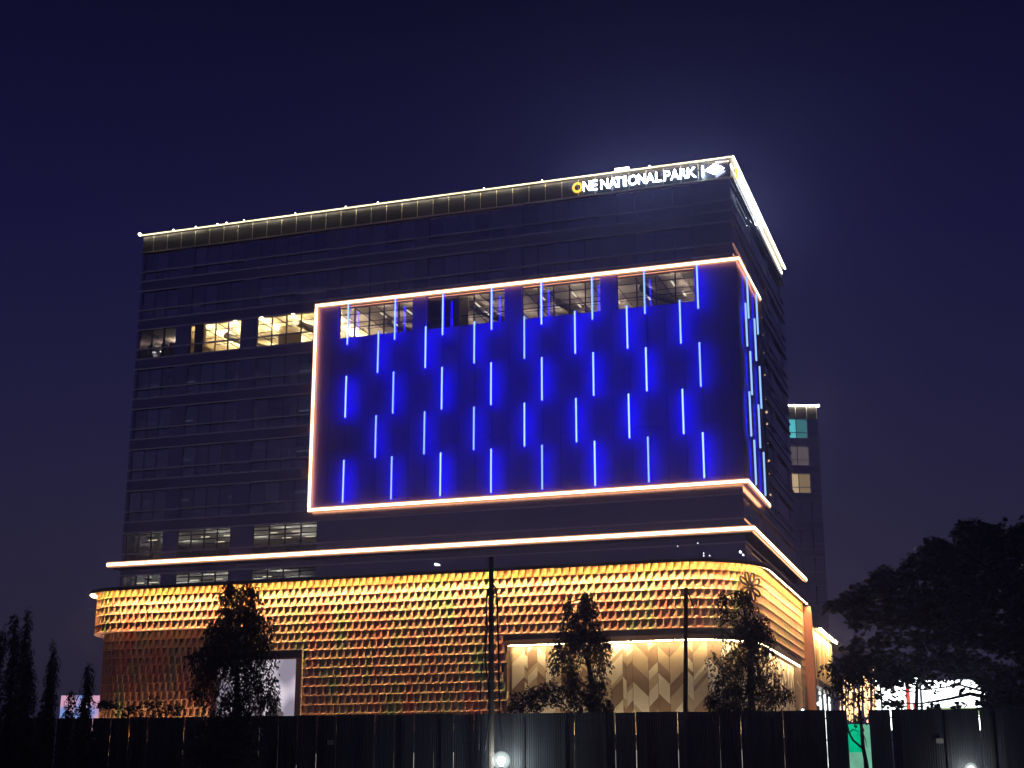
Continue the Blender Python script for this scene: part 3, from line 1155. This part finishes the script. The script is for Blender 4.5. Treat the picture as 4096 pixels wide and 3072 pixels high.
M_EMB = mat("emblem_dark_bronze", (0.035, 0.016, 0.008), 0.6, 0.0, 0.15)
for sgn in (1, -1):
    for ang, ln, wd, bx in ((-0.30, 0.98, 0.27, -0.12), (0.30, 0.98, 0.27, 0.12), (-1.15, 1.10, 0.25, -0.10), (1.15, 1.10, 0.25, 0.10)):
        P = petal(ang, ln, wd, bx, 0.10)
        q = MB()
        q.tube([(a, 0, b * sgn) for a, b in P], 0.085, 6, closed=True)
        pe = q.build("petal", M_EMB, emb)
        q = MB()
        q.tube([(a, 0.13, b * sgn) for a, b in P], 0.025, 4, closed=True)
        q.build("petal_backlight", E_HALO, pe)

# ------------------------------------------------------------------ lower annex beyond the end column
ann = thing("mall_annex", "lower golden annex with pitched grey canopy beyond the podium end column", "building", CORNER, RZ)
for i, y in enumerate(np.arange(29.2, 43.0, 1.15)):
    box("gold_board", M_GOLDW if i % 3 else M_CREAM, ann, 0.4, 1.36 + 0.05 * (i % 2), y, y + 1.11, 13.6, 18.2)
box("annex_led", emit("annex_led_light", (1.0, 0.66, 0.28), 260.0), ann, 1.95, 2.05, 29.2, 43.0, 18.30, 18.39)
q = MB()
q.quad((-3, 28.9, 18.45), (2.2, 28.9, 18.45), (2.2, 55, 18.45), (-3, 55, 18.45))
q.quad((2.2, 28.9, 18.45), (2.2, 55, 18.45), (-3, 55, 20.0), (-3, 28.9, 20.0))
q.quad((2.2, 28.9, 18.40), (2.2, 55, 18.40), (2.2, 55, 18.6), (2.2, 28.9, 18.6))
q.build("canopy_roof", M_ROOF, ann)
box("annex_wall", M_PARA, ann, -3, 0.39, 29.0, 55, 0, 18.40)
box("fascia", M_BRONZE, ann, 0.391, 1.6, 29.1, 46, 12.9, 13.55)
for y in (29.5, 33.2, 37.0, 40.6):
    box("shop_window", E_SHOP, ann, 0.40, 0.9, y, y + 3.2, 3.0, 12.8)
    box("shop_mullion", M_PARA, ann, 0.40, 1.1, y + 3.22, y + 3.6, 0, 12.88)

# ------------------------------------------------------------------ second tower behind
t2o = at(3266, 1625, 200)
t2 = thing("rear_office_tower", "slim dark office tower with one teal window standing behind the big tower", "office building", (t2o.x, t2o.y, 0), math.radians(5.2))
H2 = t2o.z
W2 = 26
box("tower_body", M_CLAD, t2, -W2, 0, 0.4, 24, 0, H2 - 0.1)
for i in range(12):
    zt2 = H2 - 1.9 - 3.82 * i
    box("spandrel", M_CLAD, t2, -W2, 0, 0.0, 0.399, zt2 - 3.8, zt2 - 2.75)
    for dz in (0, -1.95, -2.75):
        box("facade_fin", M_FIN, t2, -W2, 0.15, -0.2, -0.002, zt2 + dz - 0.05, zt2 + dz + 0.05)
    for j, (a, b) in enumerate(((-4.6, -3.1), (-3.0, -1.5))):
        q = MB()
        q.box(a, b, 0.05, 0.10, zt2 - 2.65, zt2 - 0.1)
        wm = {0: E_TEAL if j == 0 else emit("teal_dim", (0.10, 0.38, 0.42), 0.45),
              1: emit("mauve_room", (0.34, 0.28, 0.30), 0.30), 2: emit("cream_room", (0.75, 0.55, 0.32), 0.75) if j == 0 else emit("cream_dim", (0.75, 0.55, 0.32), 0.3)}.get(i, M_PIER)
        w = q.build("window", wm, t2)
    box("mullion", M_FIN if i < 3 else M_MULL, t2, -1.46, -1.36, 0.02, 0.2, zt2 - 2.7, zt2)
    box("mullion", M_MULL, t2, -3.09, -3.01, 0.02, 0.2, zt2 - 2.7, zt2)
    box("pier", M_PIER, t2, -1.35, 0, 0.004, 0.399, zt2 - 2.75, zt2)
    box("pier", M_PIER, t2, -W2, -4.61, 0.004, 0.399, zt2 - 2.75, zt2)
for x in (-4.6, -3.05, -1.5, -0.1):
    box("panel_joint", M_TRIM, t2, x, x + 0.07, -0.06, -0.003, H2 - 1.85, H2 - 0.1)
box("parapet", M_PARA, t2, -W2, 0, 0.0, 0.399, H2 - 1.9, H2 - 0.1)
q = MB()
q.box(-W2, 0.2, -0.35, -0.2, H2 - 0.09, H2 + 0.05)
q.build("crown_led", E_CORNW, t2)
q = MB()
q.ball((0.15, -0.3, H2), 0.22)
q.build("crown_lamp", E_CORNR, t2)
for z in (45.4 - 3.2, 37.0):
    pass

# ------------------------------------------------------------------ hoarding fence
FA, FB = Vector((-26.672, 79.94, 0)), Vector((23.761, 71.08, 0))
fd = (FB - FA).normalized()
frz = math.atan2(fd.y, fd.x)
FH = 6.0
fence = thing("hoarding_fence", "tall dark corrugated metal hoarding running across in front of the podium", "fence", FA, frz)
sh = MB()
nr = 9
for i in range(nr):
    x0 = i * 0.98 / nr
    w = 0.98 / nr
    pr = [(0, 0), (0.32, 0), (0.45, -0.035), (0.85, -0.035), (1.0, 0)]
    for (a, ya), (b, yb) in zip(pr, pr[1:]):
        sh.quad((x0 + a * w, ya, 0), (x0 + b * w, yb, 0), (x0 + b * w, yb, FH), (x0 + a * w, ya, FH))
SHEETS = [sh.mesh("hoarding_sheet", mat("painted_hoarding_sheet_%d" % i, c, 0.45, 0.3, 0.4, 1.3, stretch=(2, 2, .25))) for i, c in
          enumerate(((0.075, 0.088, 0.10), (0.060, 0.072, 0.085), (0.088, 0.100, 0.11), (0.065, 0.072, 0.078)))]
po = MB()
po.box(-0.07, 0.07, -0.16, -0.045, 0, FH - 0.35)
POST = po.mesh("post", M_POST)


def along(px):
    """distance along the hoarding of photo column px at the sheet tops"""
    d = at(px, 2850, 1.0)
    # FA + t fd  parallel to (d.x, d.y)
    return (FA.x * d.y - FA.y * d.x) / (fd.y * d.x - fd.x * d.y)


tg = along(3388)
i0 = -7
frnd = random.Random(11)
i = i0
while True:
    x = tg + i * 1.0 - 45.0
    i += 1
    if x > (FB - FA).length + 7:
        break
    if abs(x - tg) < 0.3:
        continue
    if abs(x - tg) < 0.5:
        continue
    gap = frnd.choice([0.0, 0.0, 0.004, 0.008, 0.012])
    link("hoarding_sheet", frnd.choice(SHEETS), fence, (x + 0.01, frnd.uniform(-0.01, 0.01), frnd.uniform(-0.03, 0.02)), (0, frnd.uniform(-.003, .003), 0), ((1.0 - gap) / 0.985, 1, 1))
    if i % 2 == 0:
        link("post", POST, fence, (x + 0.5, 0, 0))
for z in (1.4, 3.1, 4.62, 5.62):
    box("rail", M_POST, fence, -8, tg - 0.02, 0.003, 0.06, z - 0.03, z + 0.03)
    box("rail", M_POST, fence, tg + 1.0, (FB - FA).length + 7, 0.003, 0.06, z - 0.03, z + 0.03)
for px_, z in ((1318, 4.55), (3735, 4.42)):
    x = along(px_)
    box("notice", M_PAPER, fence, x, x + 0.33, -0.19, -0.17, z, z + 0.22)

# green sheet seen through the missing panel; light on it put in as emission
gp = at(3430, 2950, 80)
q = MB()
q.box(-0.75, 0.78, 0, 0.05, 0.0, 5.72)
gs = q.build("green_sheet_panel", E_TARP)
gs.location = (gp.x, gp.y, 0)
tag(gs, "bright green sheet with its light put in as glow, seen through the missing hoarding panel", "panel")
q = MB()
q.box(0.30, 0.78, -0.06, -0.01, 0.0, 5.7)
q.box(-0.75, 0.78, -0.06, -0.01, 0.0, 4.3)
q.build("pale_sheet", E_TARP2, gs)
box("sheet_post", M_POST, gs, 0.22, 0.30, -0.08, 0.0, 0, 5.75)

# ------------------------------------------------------------------ trees
def leaf_mesh(sprays, lf, wd, n, rr, droop=0.9, spread=0.5, up=False):
    """sprays: list of (pos, length) ; n leaves hanging along each"""
    V, F = [], []
    for (p, ln) in sprays:
        az = rr.uniform(0, 2 * PI)
        dx, dy = math.cos(az), math.sin(az)
        for i in range(n):
            t = (i + rr.random()) / n
            bx = p[0] + dx * ln * spread * t + rr.gauss(0, 0.05)
            by = p[1] + dy * ln * spread * t + rr.gauss(0, 0.05)
            bz = p[2] - ln * droop * t * t + (ln * 0.25 * t if up else 0) + rr.gauss(0, 0.04)
            a2 = az + rr.uniform(-1.6, 1.6)
            tilt = rr.uniform(-1.35, -0.3) if not up else rr.uniform(-0.8, 0.6)
            L = lf * rr.uniform(0.6, 1.25)
            d = (math.cos(a2) * math.cos(tilt), math.sin(a2) * math.cos(tilt), math.sin(tilt))
            b2 = a2 + rr.uniform(0.6, 2.5)
            sx, sy, sz = math.cos(b2) * wd * 0.5, math.sin(b2) * wd * 0.5, rr.uniform(-.3, .3) * wd
            k = len(V)
            V += [(bx, by, bz), (bx + d[0] * L * .45 + sx, by + d[1] * L * .45 + sy, bz + d[2] * L * .45 + sz),
                  (bx + d[0] * L, by + d[1] * L, bz + d[2] * L), (bx + d[0] * L * .45 - sx, by + d[1] * L * .45 - sy, bz + d[2] * L * .45 - sz)]
            F.append((k, k + 1, k + 2, k + 3))
    return V, F


def tree(name, label, base, blobs, trunk, leafmat, lf=0.22, wd=0.075, n=9, ln=0.7, seed=1, group=None, up=False, limbs=True, cat="tree", limb_r=0.05, droop=0.9):
    """base world point; blobs: (center Vector, rx, ry, rz, count); trunk: list of (Vector, radius)"""
    rr = random.Random(seed)
    root = thing(name, label, cat, base, 0, group)
    sprays = []
    for (c, rx, ry, rz, cnt) in blobs:
        for _ in range(cnt):
            while True:
                a, b, d = rr.uniform(-1, 1), rr.uniform(-1, 1), rr.uniform(-1, 1)
                r2 = a * a + b * b + d * d
                if r2 < 1 and (r2 > 0.2 or rr.random() < 0.6):
                    break
            j = 1 + rr.uniform(-0.12, 0.15)
            sprays.append(((c.x + a * rx * j - base.x, c.y + b * ry * j - base.y, c.z + d * rz * j - base.z), ln * rr.uniform(0.5, 1.2)))
    V, F = leaf_mesh(sprays, lf, wd, n, rr, droop=droop, up=up)
    me = bpy.data.meshes.new("crown")
    me.from_pydata(V, [], F)
    me.materials.append(leafmat)
    o = bpy.data.objects.new("crown", me)
    COL.objects.link(o)
    o.parent = root
    q = MB()
    tp = [(p - base) for p, r in trunk]
    q.tube(tp, [r for p, r in trunk], 7)
    if limbs:
        for (c, rx, ry, rz, cnt) in blobs:
            cc = c - base
            best = min(tp, key=lambda p: (p - (cc - Vector((0, 0, rz * 0.8)))).length)
            mid = best.lerp(cc, 0.5) + Vector((rr.uniform(-.2, .2), rr.uniform(-.2, .2), rr.uniform(0, .3)))
            q.tube([best, mid, cc, cc + Vector((rr.uniform(-.5, .5) * rx, rr.uniform(-.5, .5) * ry, rz * 0.6))], [limb_r, limb_r * .75, limb_r * .5, limb_r * .2], 5)
    q.build("trunk", M_BARK, root)
    return root


def blobs_px(lst, d, k=1.0):
    out = []
    for (px, py, rx, ry, cnt) in lst:
        c = at(px, py, d)
        s = d / FPX * 1.02
        out.append((c + Vector((0, random.uniform(-.4, .4), 0)), rx * s, max(rx * s * 0.9, 0.3), ry * s, int(cnt * k)))
    return out


def mast(label, px, ytop, wpx, d, seed, group="slim mast trees by the hoarding"):
    """slim columnar mast tree"""
    rr = random.Random(seed)
    top = at(px, ytop, d)
    base = Vector((top.x + rr.uniform(-.2, .2), d, 0))
    bl = []
    h = top.z
    r0 = wpx * d / FPX / 2 * 0.9
    nseg = max(5, int(h / 1.0))
    for i in range(nseg):
        t = i / (nseg - 1)
        z = 0.8 + (h - 1.3) * t
        prof = min(1.0, 0.28 + 1.05 * (1 - t) ** 0.7) * (0.9 + 0.25 * rr.random())
        bl.append((Vector((base.x + (top.x - base.x) * t + rr.uniform(-.1, .1), d, z)), r0 * prof, r0 * prof, 0.75 * h / nseg + 0.25, int(30 + 85 * prof)))
    tk = [(base, 0.12), (base.lerp(top, 0.5), 0.08), (top - Vector((0, 0, .2)), 0.02)]
    return tree("mast_tree", label, base, bl, tk, M_LEAF, 0.20, 0.07, 8, 0.5, seed, group, limbs=False)


mast("slim mast tree cut off by the frame edge at far left", 4, 2534, 62, 74, 21)
mast("taller mast tree with a twin top, second tree in from the frame's left edge", 62, 2482, 74, 75, 22)
mast("narrow mast tree whose tip rises highest in the cluster at the frame's left", 108, 2474, 62, 77, 23)
mast("short mast tree tucked against the right flank of the left cluster", 122, 2620, 70, 73.5, 24)
mast("free-standing mast tree with even column shape between the left cluster and podium", 211, 2592, 74, 74, 25)
mast("smallest mast tree, in front of the far blue screen", 277, 2785, 58, 75, 26)
mast("mast tree nearest the rounded left end of the podium", 352, 2672, 82, 74, 27)

# broad dark tree in front of the poster display
d = 73.5
A = blobs_px([(925, 2390, 42, 70, 90), (1000, 2385, 36, 60, 80), (950, 2480, 78, 60, 160), (880, 2520, 52, 50, 80), (1040, 2500, 44, 60, 70),
              (930, 2590, 120, 70, 260), (850, 2640, 80, 70, 130), (1010, 2620, 85, 70, 150), (820, 2730, 48, 80, 75), (960, 2720, 88, 80, 130),
              (1060, 2740, 56, 70, 65), (935, 2830, 70, 80, 110), (1000, 2840, 80, 60, 70), (1085, 2800, 30, 55, 30), (890, 2920, 110, 80, 190), (960, 3010, 100, 90, 170), (800, 2990, 70, 60, 50)], d, 1.15)
bA = Vector((at(945, 2900, d).x, d, 0))
tree("drooping_tree", "broad dark drooping tree standing before the podium's lit poster display", bA, A,
     [(bA, 0.22), (at(945, 2900, d), 0.17), (at(950, 2640, d), 0.11), (at(960, 2400, d), 0.04)], M_LEAF, 0.23, 0.085, 9, 0.75, 31)
# two-storey tree before the chevron showcase
d = 80
B = blobs_px([(2350, 2400, 26, 50, 60), (2270, 2410, 26, 36, 30), (2340, 2480, 56, 60, 130), (2270, 2500, 40, 40, 34), (2345, 2560, 74, 55, 190), (2260, 2580, 54, 50, 90), (2400, 2570, 34, 50, 60),
              (2235, 2640, 38, 42, 36), (2400, 2650, 34, 50, 40), (2285, 2690, 34, 66, 75), (2300, 2780, 48, 80, 130), (2380, 2760, 44, 80, 110), (2400, 2830, 50, 50, 90)], d, 1.1)
bB = Vector((at(2350, 2850, d).x, d, 0))
tree("drooping_tree", "slender drooping tree with a see-through waist before the chevron showcase", bB, B,
     [(bB, 0.2), (at(2372, 2760, d), 0.15), (at(2355, 2660, d), 0.12), (at(2325, 2580, d), 0.10), (at(2345, 2400, d), 0.03)], M_LEAF, 0.22, 0.08, 9, 0.7, 32)
# loose tree before the rounded corner
d = 80.5
C3 = blobs_px([(2895, 2385, 24, 26, 30), (2960, 2385, 40, 30, 60), (2900, 2450, 40, 45, 36), (2985, 2450, 44, 50, 40), (3000, 2520, 66, 60, 190), (3050, 2510, 36, 60, 55), (2900, 2530, 36, 50, 24),
               (2990, 2610, 60, 60, 190), (3060, 2580, 44, 40, 50), (2900, 2630, 66, 40, 46), (3060, 2650, 50, 60, 50), (2960, 2700, 110, 55, 130), (3060, 2730, 90, 50, 110), (2900, 2740, 66, 50, 60),
               (2930, 2790, 90, 50, 130), (3060, 2800, 80, 50, 90), (3140, 2770, 40, 22, 30), (2840, 2790, 22, 40, 18)], d, 1.0)
bC = Vector((at(3005, 2850, d).x, d, 0))
tree("drooping_tree", "ragged open-crowned tree below the flower emblem at the podium corner", bC, C3,
     [(bC, 0.22), (at(3005, 2780, d), 0.16), (at(3000, 2600, d), 0.13), (at(2985, 2480, d), 0.07), (at(2960, 2380, d), 0.03)], M_LEAF, 0.20, 0.085, 8, 0.65, 33)
# shrubs on the far side of the hoarding
d = 82
for lab, lst, sd in (("rounded dark shrub beside the foot of the slender drooping tree", [(2090, 2800, 46, 40, 60), (2150, 2790, 60, 50, 100), (2210, 2770, 50, 50, 80), (2060, 2830, 30, 26, 30)], 41),
                     ("dark round-topped shrub at the foot of the ragged corner tree", [(2870, 2825, 44, 34, 60), (2930, 2830, 50, 30, 60)], 42),
                     ("thin see-through shrub against the shaded shingles under the podium's overhang", [(520, 2845, 55, 26, 26), (620, 2825, 60, 40, 34), (700, 2840, 50, 30, 26), (420, 2815, 40, 14, 40)], 43)):
    bl = blobs_px(lst, d)
    b0 = Vector((at(lst[0][0], 2900, d).x, d, 0))
    tree("shrub", lab, b0, bl, [(b0, 0.09), (bl[0][0] - Vector((0, 0, 1.0)), 0.06), (bl[0][0], 0.03)], M_LEAF3, 0.22, 0.12, 8, 0.45, sd, "shrubs behind the hoarding", up=True, cat="shrub", limb_r=0.03)

# big spreading tree at the right
d = 88
big = [(3350, 2420, 50, 18, 30), (3420, 2400, 60, 40, 70), (3500, 2350, 70, 40, 80), (3560, 2270, 40, 26, 36), (3600, 2330, 90, 60, 150), (3690, 2260, 80, 50, 110), (3760, 2190, 60, 50, 90), (3800, 2250, 110, 80, 230),
       (3860, 2150, 70, 50, 90), (3950, 2130, 90, 60, 130), (3960, 2230, 130, 90, 280), (4090, 2140, 110, 80, 180), (4200, 2180, 180, 120, 330), (4420, 2240, 200, 150, 330),
       (3480, 2470, 110, 34, 70), (3620, 2440, 140, 70, 240), (3800, 2400, 160, 90, 340), (4000, 2380, 170, 100, 380), (4200, 2400, 190, 130, 350), (4430, 2480, 200, 150, 260),
       (3400, 2610, 70, 40, 20), (3520, 2560, 100, 40, 36), (3680, 2550, 140, 60, 120), (3860, 2540, 150, 70, 220), (4040, 2560, 150, 80, 220), (4180, 2640, 150, 90, 200),
       (3560, 2650, 110, 40, 60), (3720, 2650, 110, 34, 70), (3930, 2650, 120, 40, 80), (4080, 2720, 120, 70, 150), (4060, 2800, 100, 40, 90), (3380, 2660, 50, 36, 40), (3430, 2650, 50, 36, 40), (3620, 2690, 40, 30, 20),
       (3520, 2720, 40, 34, 34), (3560, 2690, 50, 22, 36), (3770, 2680, 60, 14, 20), (3850, 2682, 50, 14, 16), (3960, 2750, 30, 50, 40), (3930, 2815, 60, 22, 44), (3540, 2820, 40, 14, 14), (3700, 2830, 50, 10, 8), (3600, 2720, 30, 30, 12), (3620, 2770, 70, 40, 4), (3760, 2760, 70, 40, 4), (3880, 2730, 50, 30, 8), (3550, 2760, 40, 50, 8), (3700, 2715, 60, 20, 10), (3820, 2820, 70, 12, 6)]
BG = blobs_px(big, d, 0.95)
BG = [(c + Vector((0, random.uniform(-2.5, 2.5), 0)), a, b * 1.3, e, n) for (c, a, b, e, n) in BG]
bb = Vector((at(4330, 2850, d).x, d, 0))
bt = tree("spreading_tree", "huge spreading dark tree filling the lower right of the view", bb, BG,
          [(bb, 0.75), (at(4320, 2900, d), 0.6), (at(4280, 2700, d), 0.5), (at(4200, 2480, d), 0.3), (at(4150, 2260, d), 0.1)], M_LEAF2, 0.42, 0.26, 9, 0.6, 51, up=True, limbs=False)
q = MB()
for lst in ([(4290, 2740, .30), (4080, 2600, .22), (3920, 2560, .15), (3800, 2620, .11), (3690, 2660, .08), (3560, 2720, .04)],
            [(4300, 2790, .30), (4060, 2780, .20), (3950, 2770, .17), (3880, 2700, .12), (3790, 2690, .09), (3640, 2640, .05)],
            [(4300, 2800, .26), (4000, 2800, .16), (3880, 2775, .12), (3800, 2795, .09), (3680, 2815, .05), (3560, 2810, .03)],
            [(4280, 2660, .3), (4060, 2440, .2), (3860, 2380, .13), (3650, 2390, .08), (3420, 2420, .03)],
            [(4200, 2480, .25), (4000, 2300, .14), (3850, 2210, .07), (3780, 2170, .03)],
            [(3950, 2770, .09), (3840, 2740, .06), (3700, 2760, .04), (3600, 2740, .025)],
            [(3690, 2660, .07), (3668, 2740, .10), (3665, 2850, .12), (3668, 3000, .12)],
            [(3668, 2760, .05), (3720, 2700, .035), (3790, 2730, .02)], [(3668, 2770, .05), (3600, 2760, .03), (3545, 2780, .02)],
            [(3780, 2700, .04), (3790, 2770, .03), (3800, 2800, .02)]):
    q.tube([at(x, y, d + random.uniform(-.8, .8)) - bb for x, y, r in lst], [r for x, y, r in lst], 6)
q.build("limb", M_BARK, bt)
# slender trunk growing in the gap of the hoarding
d = 76.5
tb = Vector((at(3470, 3000, d).x, d, 0))
GP = blobs_px([(3385, 2690, 60, 46, 70), (3440, 2680, 46, 30, 40), (3345, 2740, 40, 34, 22), (3420, 2780, 44, 30, 16), (3330, 2660, 30, 20, 12), (3440, 2860, 24, 20, 6)], d)
st = tree("slender_tree", "slender forked tree growing in the gap of the hoarding before the green sheet", tb, GP,
          [(tb, 0.12), (at(3466, 3060, d), 0.11), (at(3452, 2990, d), 0.10), (at(3444, 2890, d), 0.08), (at(3430, 2780, d), 0.05)], M_LEAF3, 0.26, 0.11, 8, 0.6, 61, limbs=False)
q = MB()
for lst in ([(3452, 2995, .06), (3412, 2960, .06), (3396, 2930, .05), (3385, 2880, .03)], [(3396, 2935, .03), (3410, 2918, .03), (3436, 2925, .015)], [(3446, 2920, .03), (3462, 2960, .02), (3468, 2990, .012)]):
    q.tube([at(x, y, d) - tb for x, y, r in lst], [r for x, y, r in lst], 5)
q.build("limb", M_BARK, st)

# ------------------------------------------------------------------ poles, cables, lamps
d = 74.0
top = at(1965, 2228, d)
p1 = thing("utility_pole", "tall bare pole with cables dangling at its sides before the podium", "pole", (top.x, d, 0))
q = MB()
q.tube([(0.06, 0, 0), (0.02, 0, 7), (0, 0, top.z)], [0.16, 0.14, 0.11], 8)
q.build("shaft", M_POLE, p1)
box("clamp", M_LAMPB, p1, -0.16, 0.16, -0.16, 0.16, 11.6, 11.8)
q = MB()
q.tube([(0.1, 0, 11.5), (0.45, 0, 11.75), (0.55, 0, 12.1)], 0.03, 5)
q.build("bracket", M_LAMPB, p1)
for i, (lab, lst) in enumerate((("loose black cable looping down the left side of the tall pole", [(1965, 2345), (1950, 2362), (1945, 2420), (1947, 2520), (1940, 2640), (1955, 2760), (1958, 2860), (1940, 3000)]),
                                ("loose black cable arching over to the right side of the tall pole", [(1968, 2335), (1982, 2350), (1990, 2400), (1990, 2480), (1994, 2600), (1997, 2760), (1998, 2860), (2010, 3000)]),
                                ("thin cable bowing out farthest left from the tall pole", [(1960, 2352), (1946, 2380), (1944, 2480), (1935, 2600), (1925, 2700), (1921, 2780), (1918, 2860), (1915, 3000)]))):
    q = MB()
    q.tube([at(x, y, d - 0.2 - 0.1 * i) for x, y in lst], 0.045 if i < 2 else 0.025, 5)
    o = q.build("cable", M_CABLE)
    tag(o, lab, "cable", "cables on the tall pole")
d = 80.8
top = at(2744, 2352, d)
p2 = thing("utility_pole", "shorter leaning dark pole standing before the chevron showcase panels", "pole", (top.x - 0.55, d, 0))
q = MB()
q.tube([(0, 0, 0), (0.3, 0, 6), (0.55, 0, top.z)], [0.15, 0.13, 0.10], 8)
q.build("shaft", M_POLE, p2)
q = MB()
q.tube([at(x, y, d) for x, y in [(2748, 2358), (2760, 2390), (2770, 2420), (2778, 2440), (2784, 2425), (2788, 2400)]], 0.03, 5)
tag(q.build("cable", M_CABLE), "short hooked cable hanging at the top of the leaning pole", "cable")


M_GLARE = bpy.data.materials.new("lamp_glare_glow")  # lamp glare put in as a glowing volume
M_GLARE.use_nodes = True
_t = M_GLARE.node_tree
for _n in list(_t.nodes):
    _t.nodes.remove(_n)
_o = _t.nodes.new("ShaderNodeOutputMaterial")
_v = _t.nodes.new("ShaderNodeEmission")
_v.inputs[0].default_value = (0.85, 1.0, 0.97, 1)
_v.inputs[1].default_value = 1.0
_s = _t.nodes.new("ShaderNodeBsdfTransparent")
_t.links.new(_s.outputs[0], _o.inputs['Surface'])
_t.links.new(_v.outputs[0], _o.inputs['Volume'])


def globe_lamp(label, px, py, d, r, energy_mat):
    c = at(px, py, d)
    root = thing("street_light", label, "lamp", (c.x, d, 0), 0, "lamps by the hoarding")
    q = MB()
    q.tube([(0, 0.12, 0), (0, 0.12, c.z - r)], [0.06, 0.05], 7)
    q.build("lamp_post", M_LAMPB, root)
    q = MB()
    q.tube([(0, 0.12, c.z - r - 0.12), (0, 0.06, c.z - r * 0.6)], [0.09, 0.13], 8)
    q.build("socket", M_LAMPB, root)
    q = MB()
    q.ball((0, 0, c.z), r * 0.45, 0, 14, 9)
    q.build("bulb", energy_mat, root)
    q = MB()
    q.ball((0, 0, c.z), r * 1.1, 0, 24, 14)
    o = q.build("glare_ball", M_GLARE, root)  # ball of glow wider than the bulb, imitating its glare
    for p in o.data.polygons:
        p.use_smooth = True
    return root


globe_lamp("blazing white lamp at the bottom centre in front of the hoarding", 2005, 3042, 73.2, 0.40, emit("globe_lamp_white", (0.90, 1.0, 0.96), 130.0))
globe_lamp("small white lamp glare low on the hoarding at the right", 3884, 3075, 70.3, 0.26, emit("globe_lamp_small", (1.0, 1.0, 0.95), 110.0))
# lamps peeking over the hoarding
for lab, px, py, r in (("small bright white lamp peeking over the hoarding near the annex", 3211, 2842, 0.10), ("white lamp over the hoarding right beside the lit shopfront", 3275, 2815, 0.12)):
    dd = 84.0
    c = at(px, py, dd)
    root = thing("yard_light", lab, "lamp", (c.x, dd, 0), 0, "yard lamps behind the hoarding")
    q = MB()
    q.tube([(0, 0.1, 0), (0, 0.1, c.z)], [0.05, 0.04], 6)
    q.build("lamp_post", M_LAMPB, root)
    q = MB()
    q.ball((0, 0, c.z), r, 0, 10, 6)
    q.build("globe", E_SHOP, root)

# ------------------------------------------------------------------ bright hoardings beyond
b0, b1 = at(3500, 2700, 108), at(3945, 2850, 108)
bil = thing("lit_billboard", "long blazing white billboard glowing through the spreading tree's branches", "billboard", (b0.x, 108, 0))
wb, z0, z1 = b1.x - b0.x, b1.z - 1.2, b0.z
box("panel", E_BILL, bil, 0, wb * 0.40, 0, 0.2, z0, z1 - 0.15)
box("panel", E_BILL, bil, wb * 0.43, wb, 0, 0.2, z0, z1 - 0.35)
box("red_stripe", E_RED, bil, wb * 0.27, wb * 0.31, -0.03, -0.005, z0 + 1.2, z1 - 0.3)
box("red_stripe", E_RED, bil, wb * 0.33, wb * 0.36, -0.03, -0.005, z0 + 0.9, z0 + 1.9)
box("green_band", E_BGREEN, bil, wb * 0.46, wb * 0.95, -0.03, -0.005, z0 + 1.0, z0 + 1.55)
for x in (0.1, wb * 0.41, wb - 0.3):
    box("leg", M_POST, bil, x, x + 0.2, 0.21, 0.4, 0, z1)
f0, f1 = at(245, 2782, 160), at(400, 2900, 160)
far = thing("far_led_screen", "far blue and pink screen beyond the mast trees left of the podium", "screen", (f0.x, 160, 0))
box("screen", M_FARSCR, far, 0, f1.x - f0.x, 0, 0.3, f1.z - 0.6, f0.z)
box("leg", M_POST, far, 1.2, 1.6, 0.31, 0.6, 0, f0.z - 0.3)
box("leg", M_POST, far, 3.0, 3.4, 0.31, 0.6, 0, f0.z - 0.3)
# curtain of warm fairy lights
d = 98
c0 = at(3375, 2640, d)
fl = thing("fairy_light_curtain", "curtain of warm fairy light strings hanging behind the slender tree", "string lights", (c0.x, d, 0))
fr2 = random.Random(5)
for i in range(19):
    px_ = 3364 + i * 7.6 + fr2.uniform(-2, 2)
    ytop = 2640 + fr2.uniform(0, 60)
    ybot = 2880 + fr2.uniform(-40, 20)
    q = MB()
    a, b = at(px_, ytop, d), at(px_ + fr2.uniform(-4, 4), ybot, d)
    yy = fr2.uniform(-0.6, 0.6)
    q.tube([(a.x - c0.x, yy, a.z), (b.x - c0.x, yy, b.z - 2)], 0.012, 4, mi=1)
    for k in range(14):
        t = (k + fr2.random() * 0.8) / 14
        p = a.lerp(b, t)
        s = fr2.choice([0.025, 0.04, 0.055])
        q.tube([(p.x - c0.x, yy, p.z - s * 2.2), (p.x - c0.x, yy, p.z + s * 2.2)], s, 5)
    q.build("light_string", [E_FAIRY, M_CABLE], fl)
box("crossbar", M_POST, fl, -0.3, at(3512, 2640, d).x - c0.x, -0.05, 0.05, c0.z - 0.05, c0.z + 0.05)
box("upright", M_POST, fl, -0.35, -0.25, -0.05, 0.05, 0, c0.z)
box("upright", M_POST, fl, at(3512, 2640, d).x - c0.x, at(3512, 2640, d).x - c0.x + .1, -0.05, 0.05, 0, c0.z)

# ------------------------------------------------------------------ thin scattering air added to give the lamps a lens-like bloom
hz = MB()
hz.box(-640, 640, -95, 1190, -1.0, 60.0)
bloom_haze = hz.build("bloom_haze", [])
bloom_haze['kind'] = 'stuff'
hm = bpy.data.materials.new("bloom_air")
hm.use_nodes = True
ht = hm.node_tree
for n_ in list(ht.nodes):
    ht.nodes.remove(n_)
ho = ht.nodes.new("ShaderNodeOutputMaterial")
hv = ht.nodes.new("ShaderNodeVolumePrincipled")
hv.inputs['Color'].default_value = (0.48, 0.47, 0.98, 1)
hv.inputs['Density'].default_value = 0.0010
hv.inputs['Anisotropy'].default_value = 0.86
ht.links.new(hv.outputs[0], ho.inputs['Volume'])
bloom_haze.data.materials.append(hm)
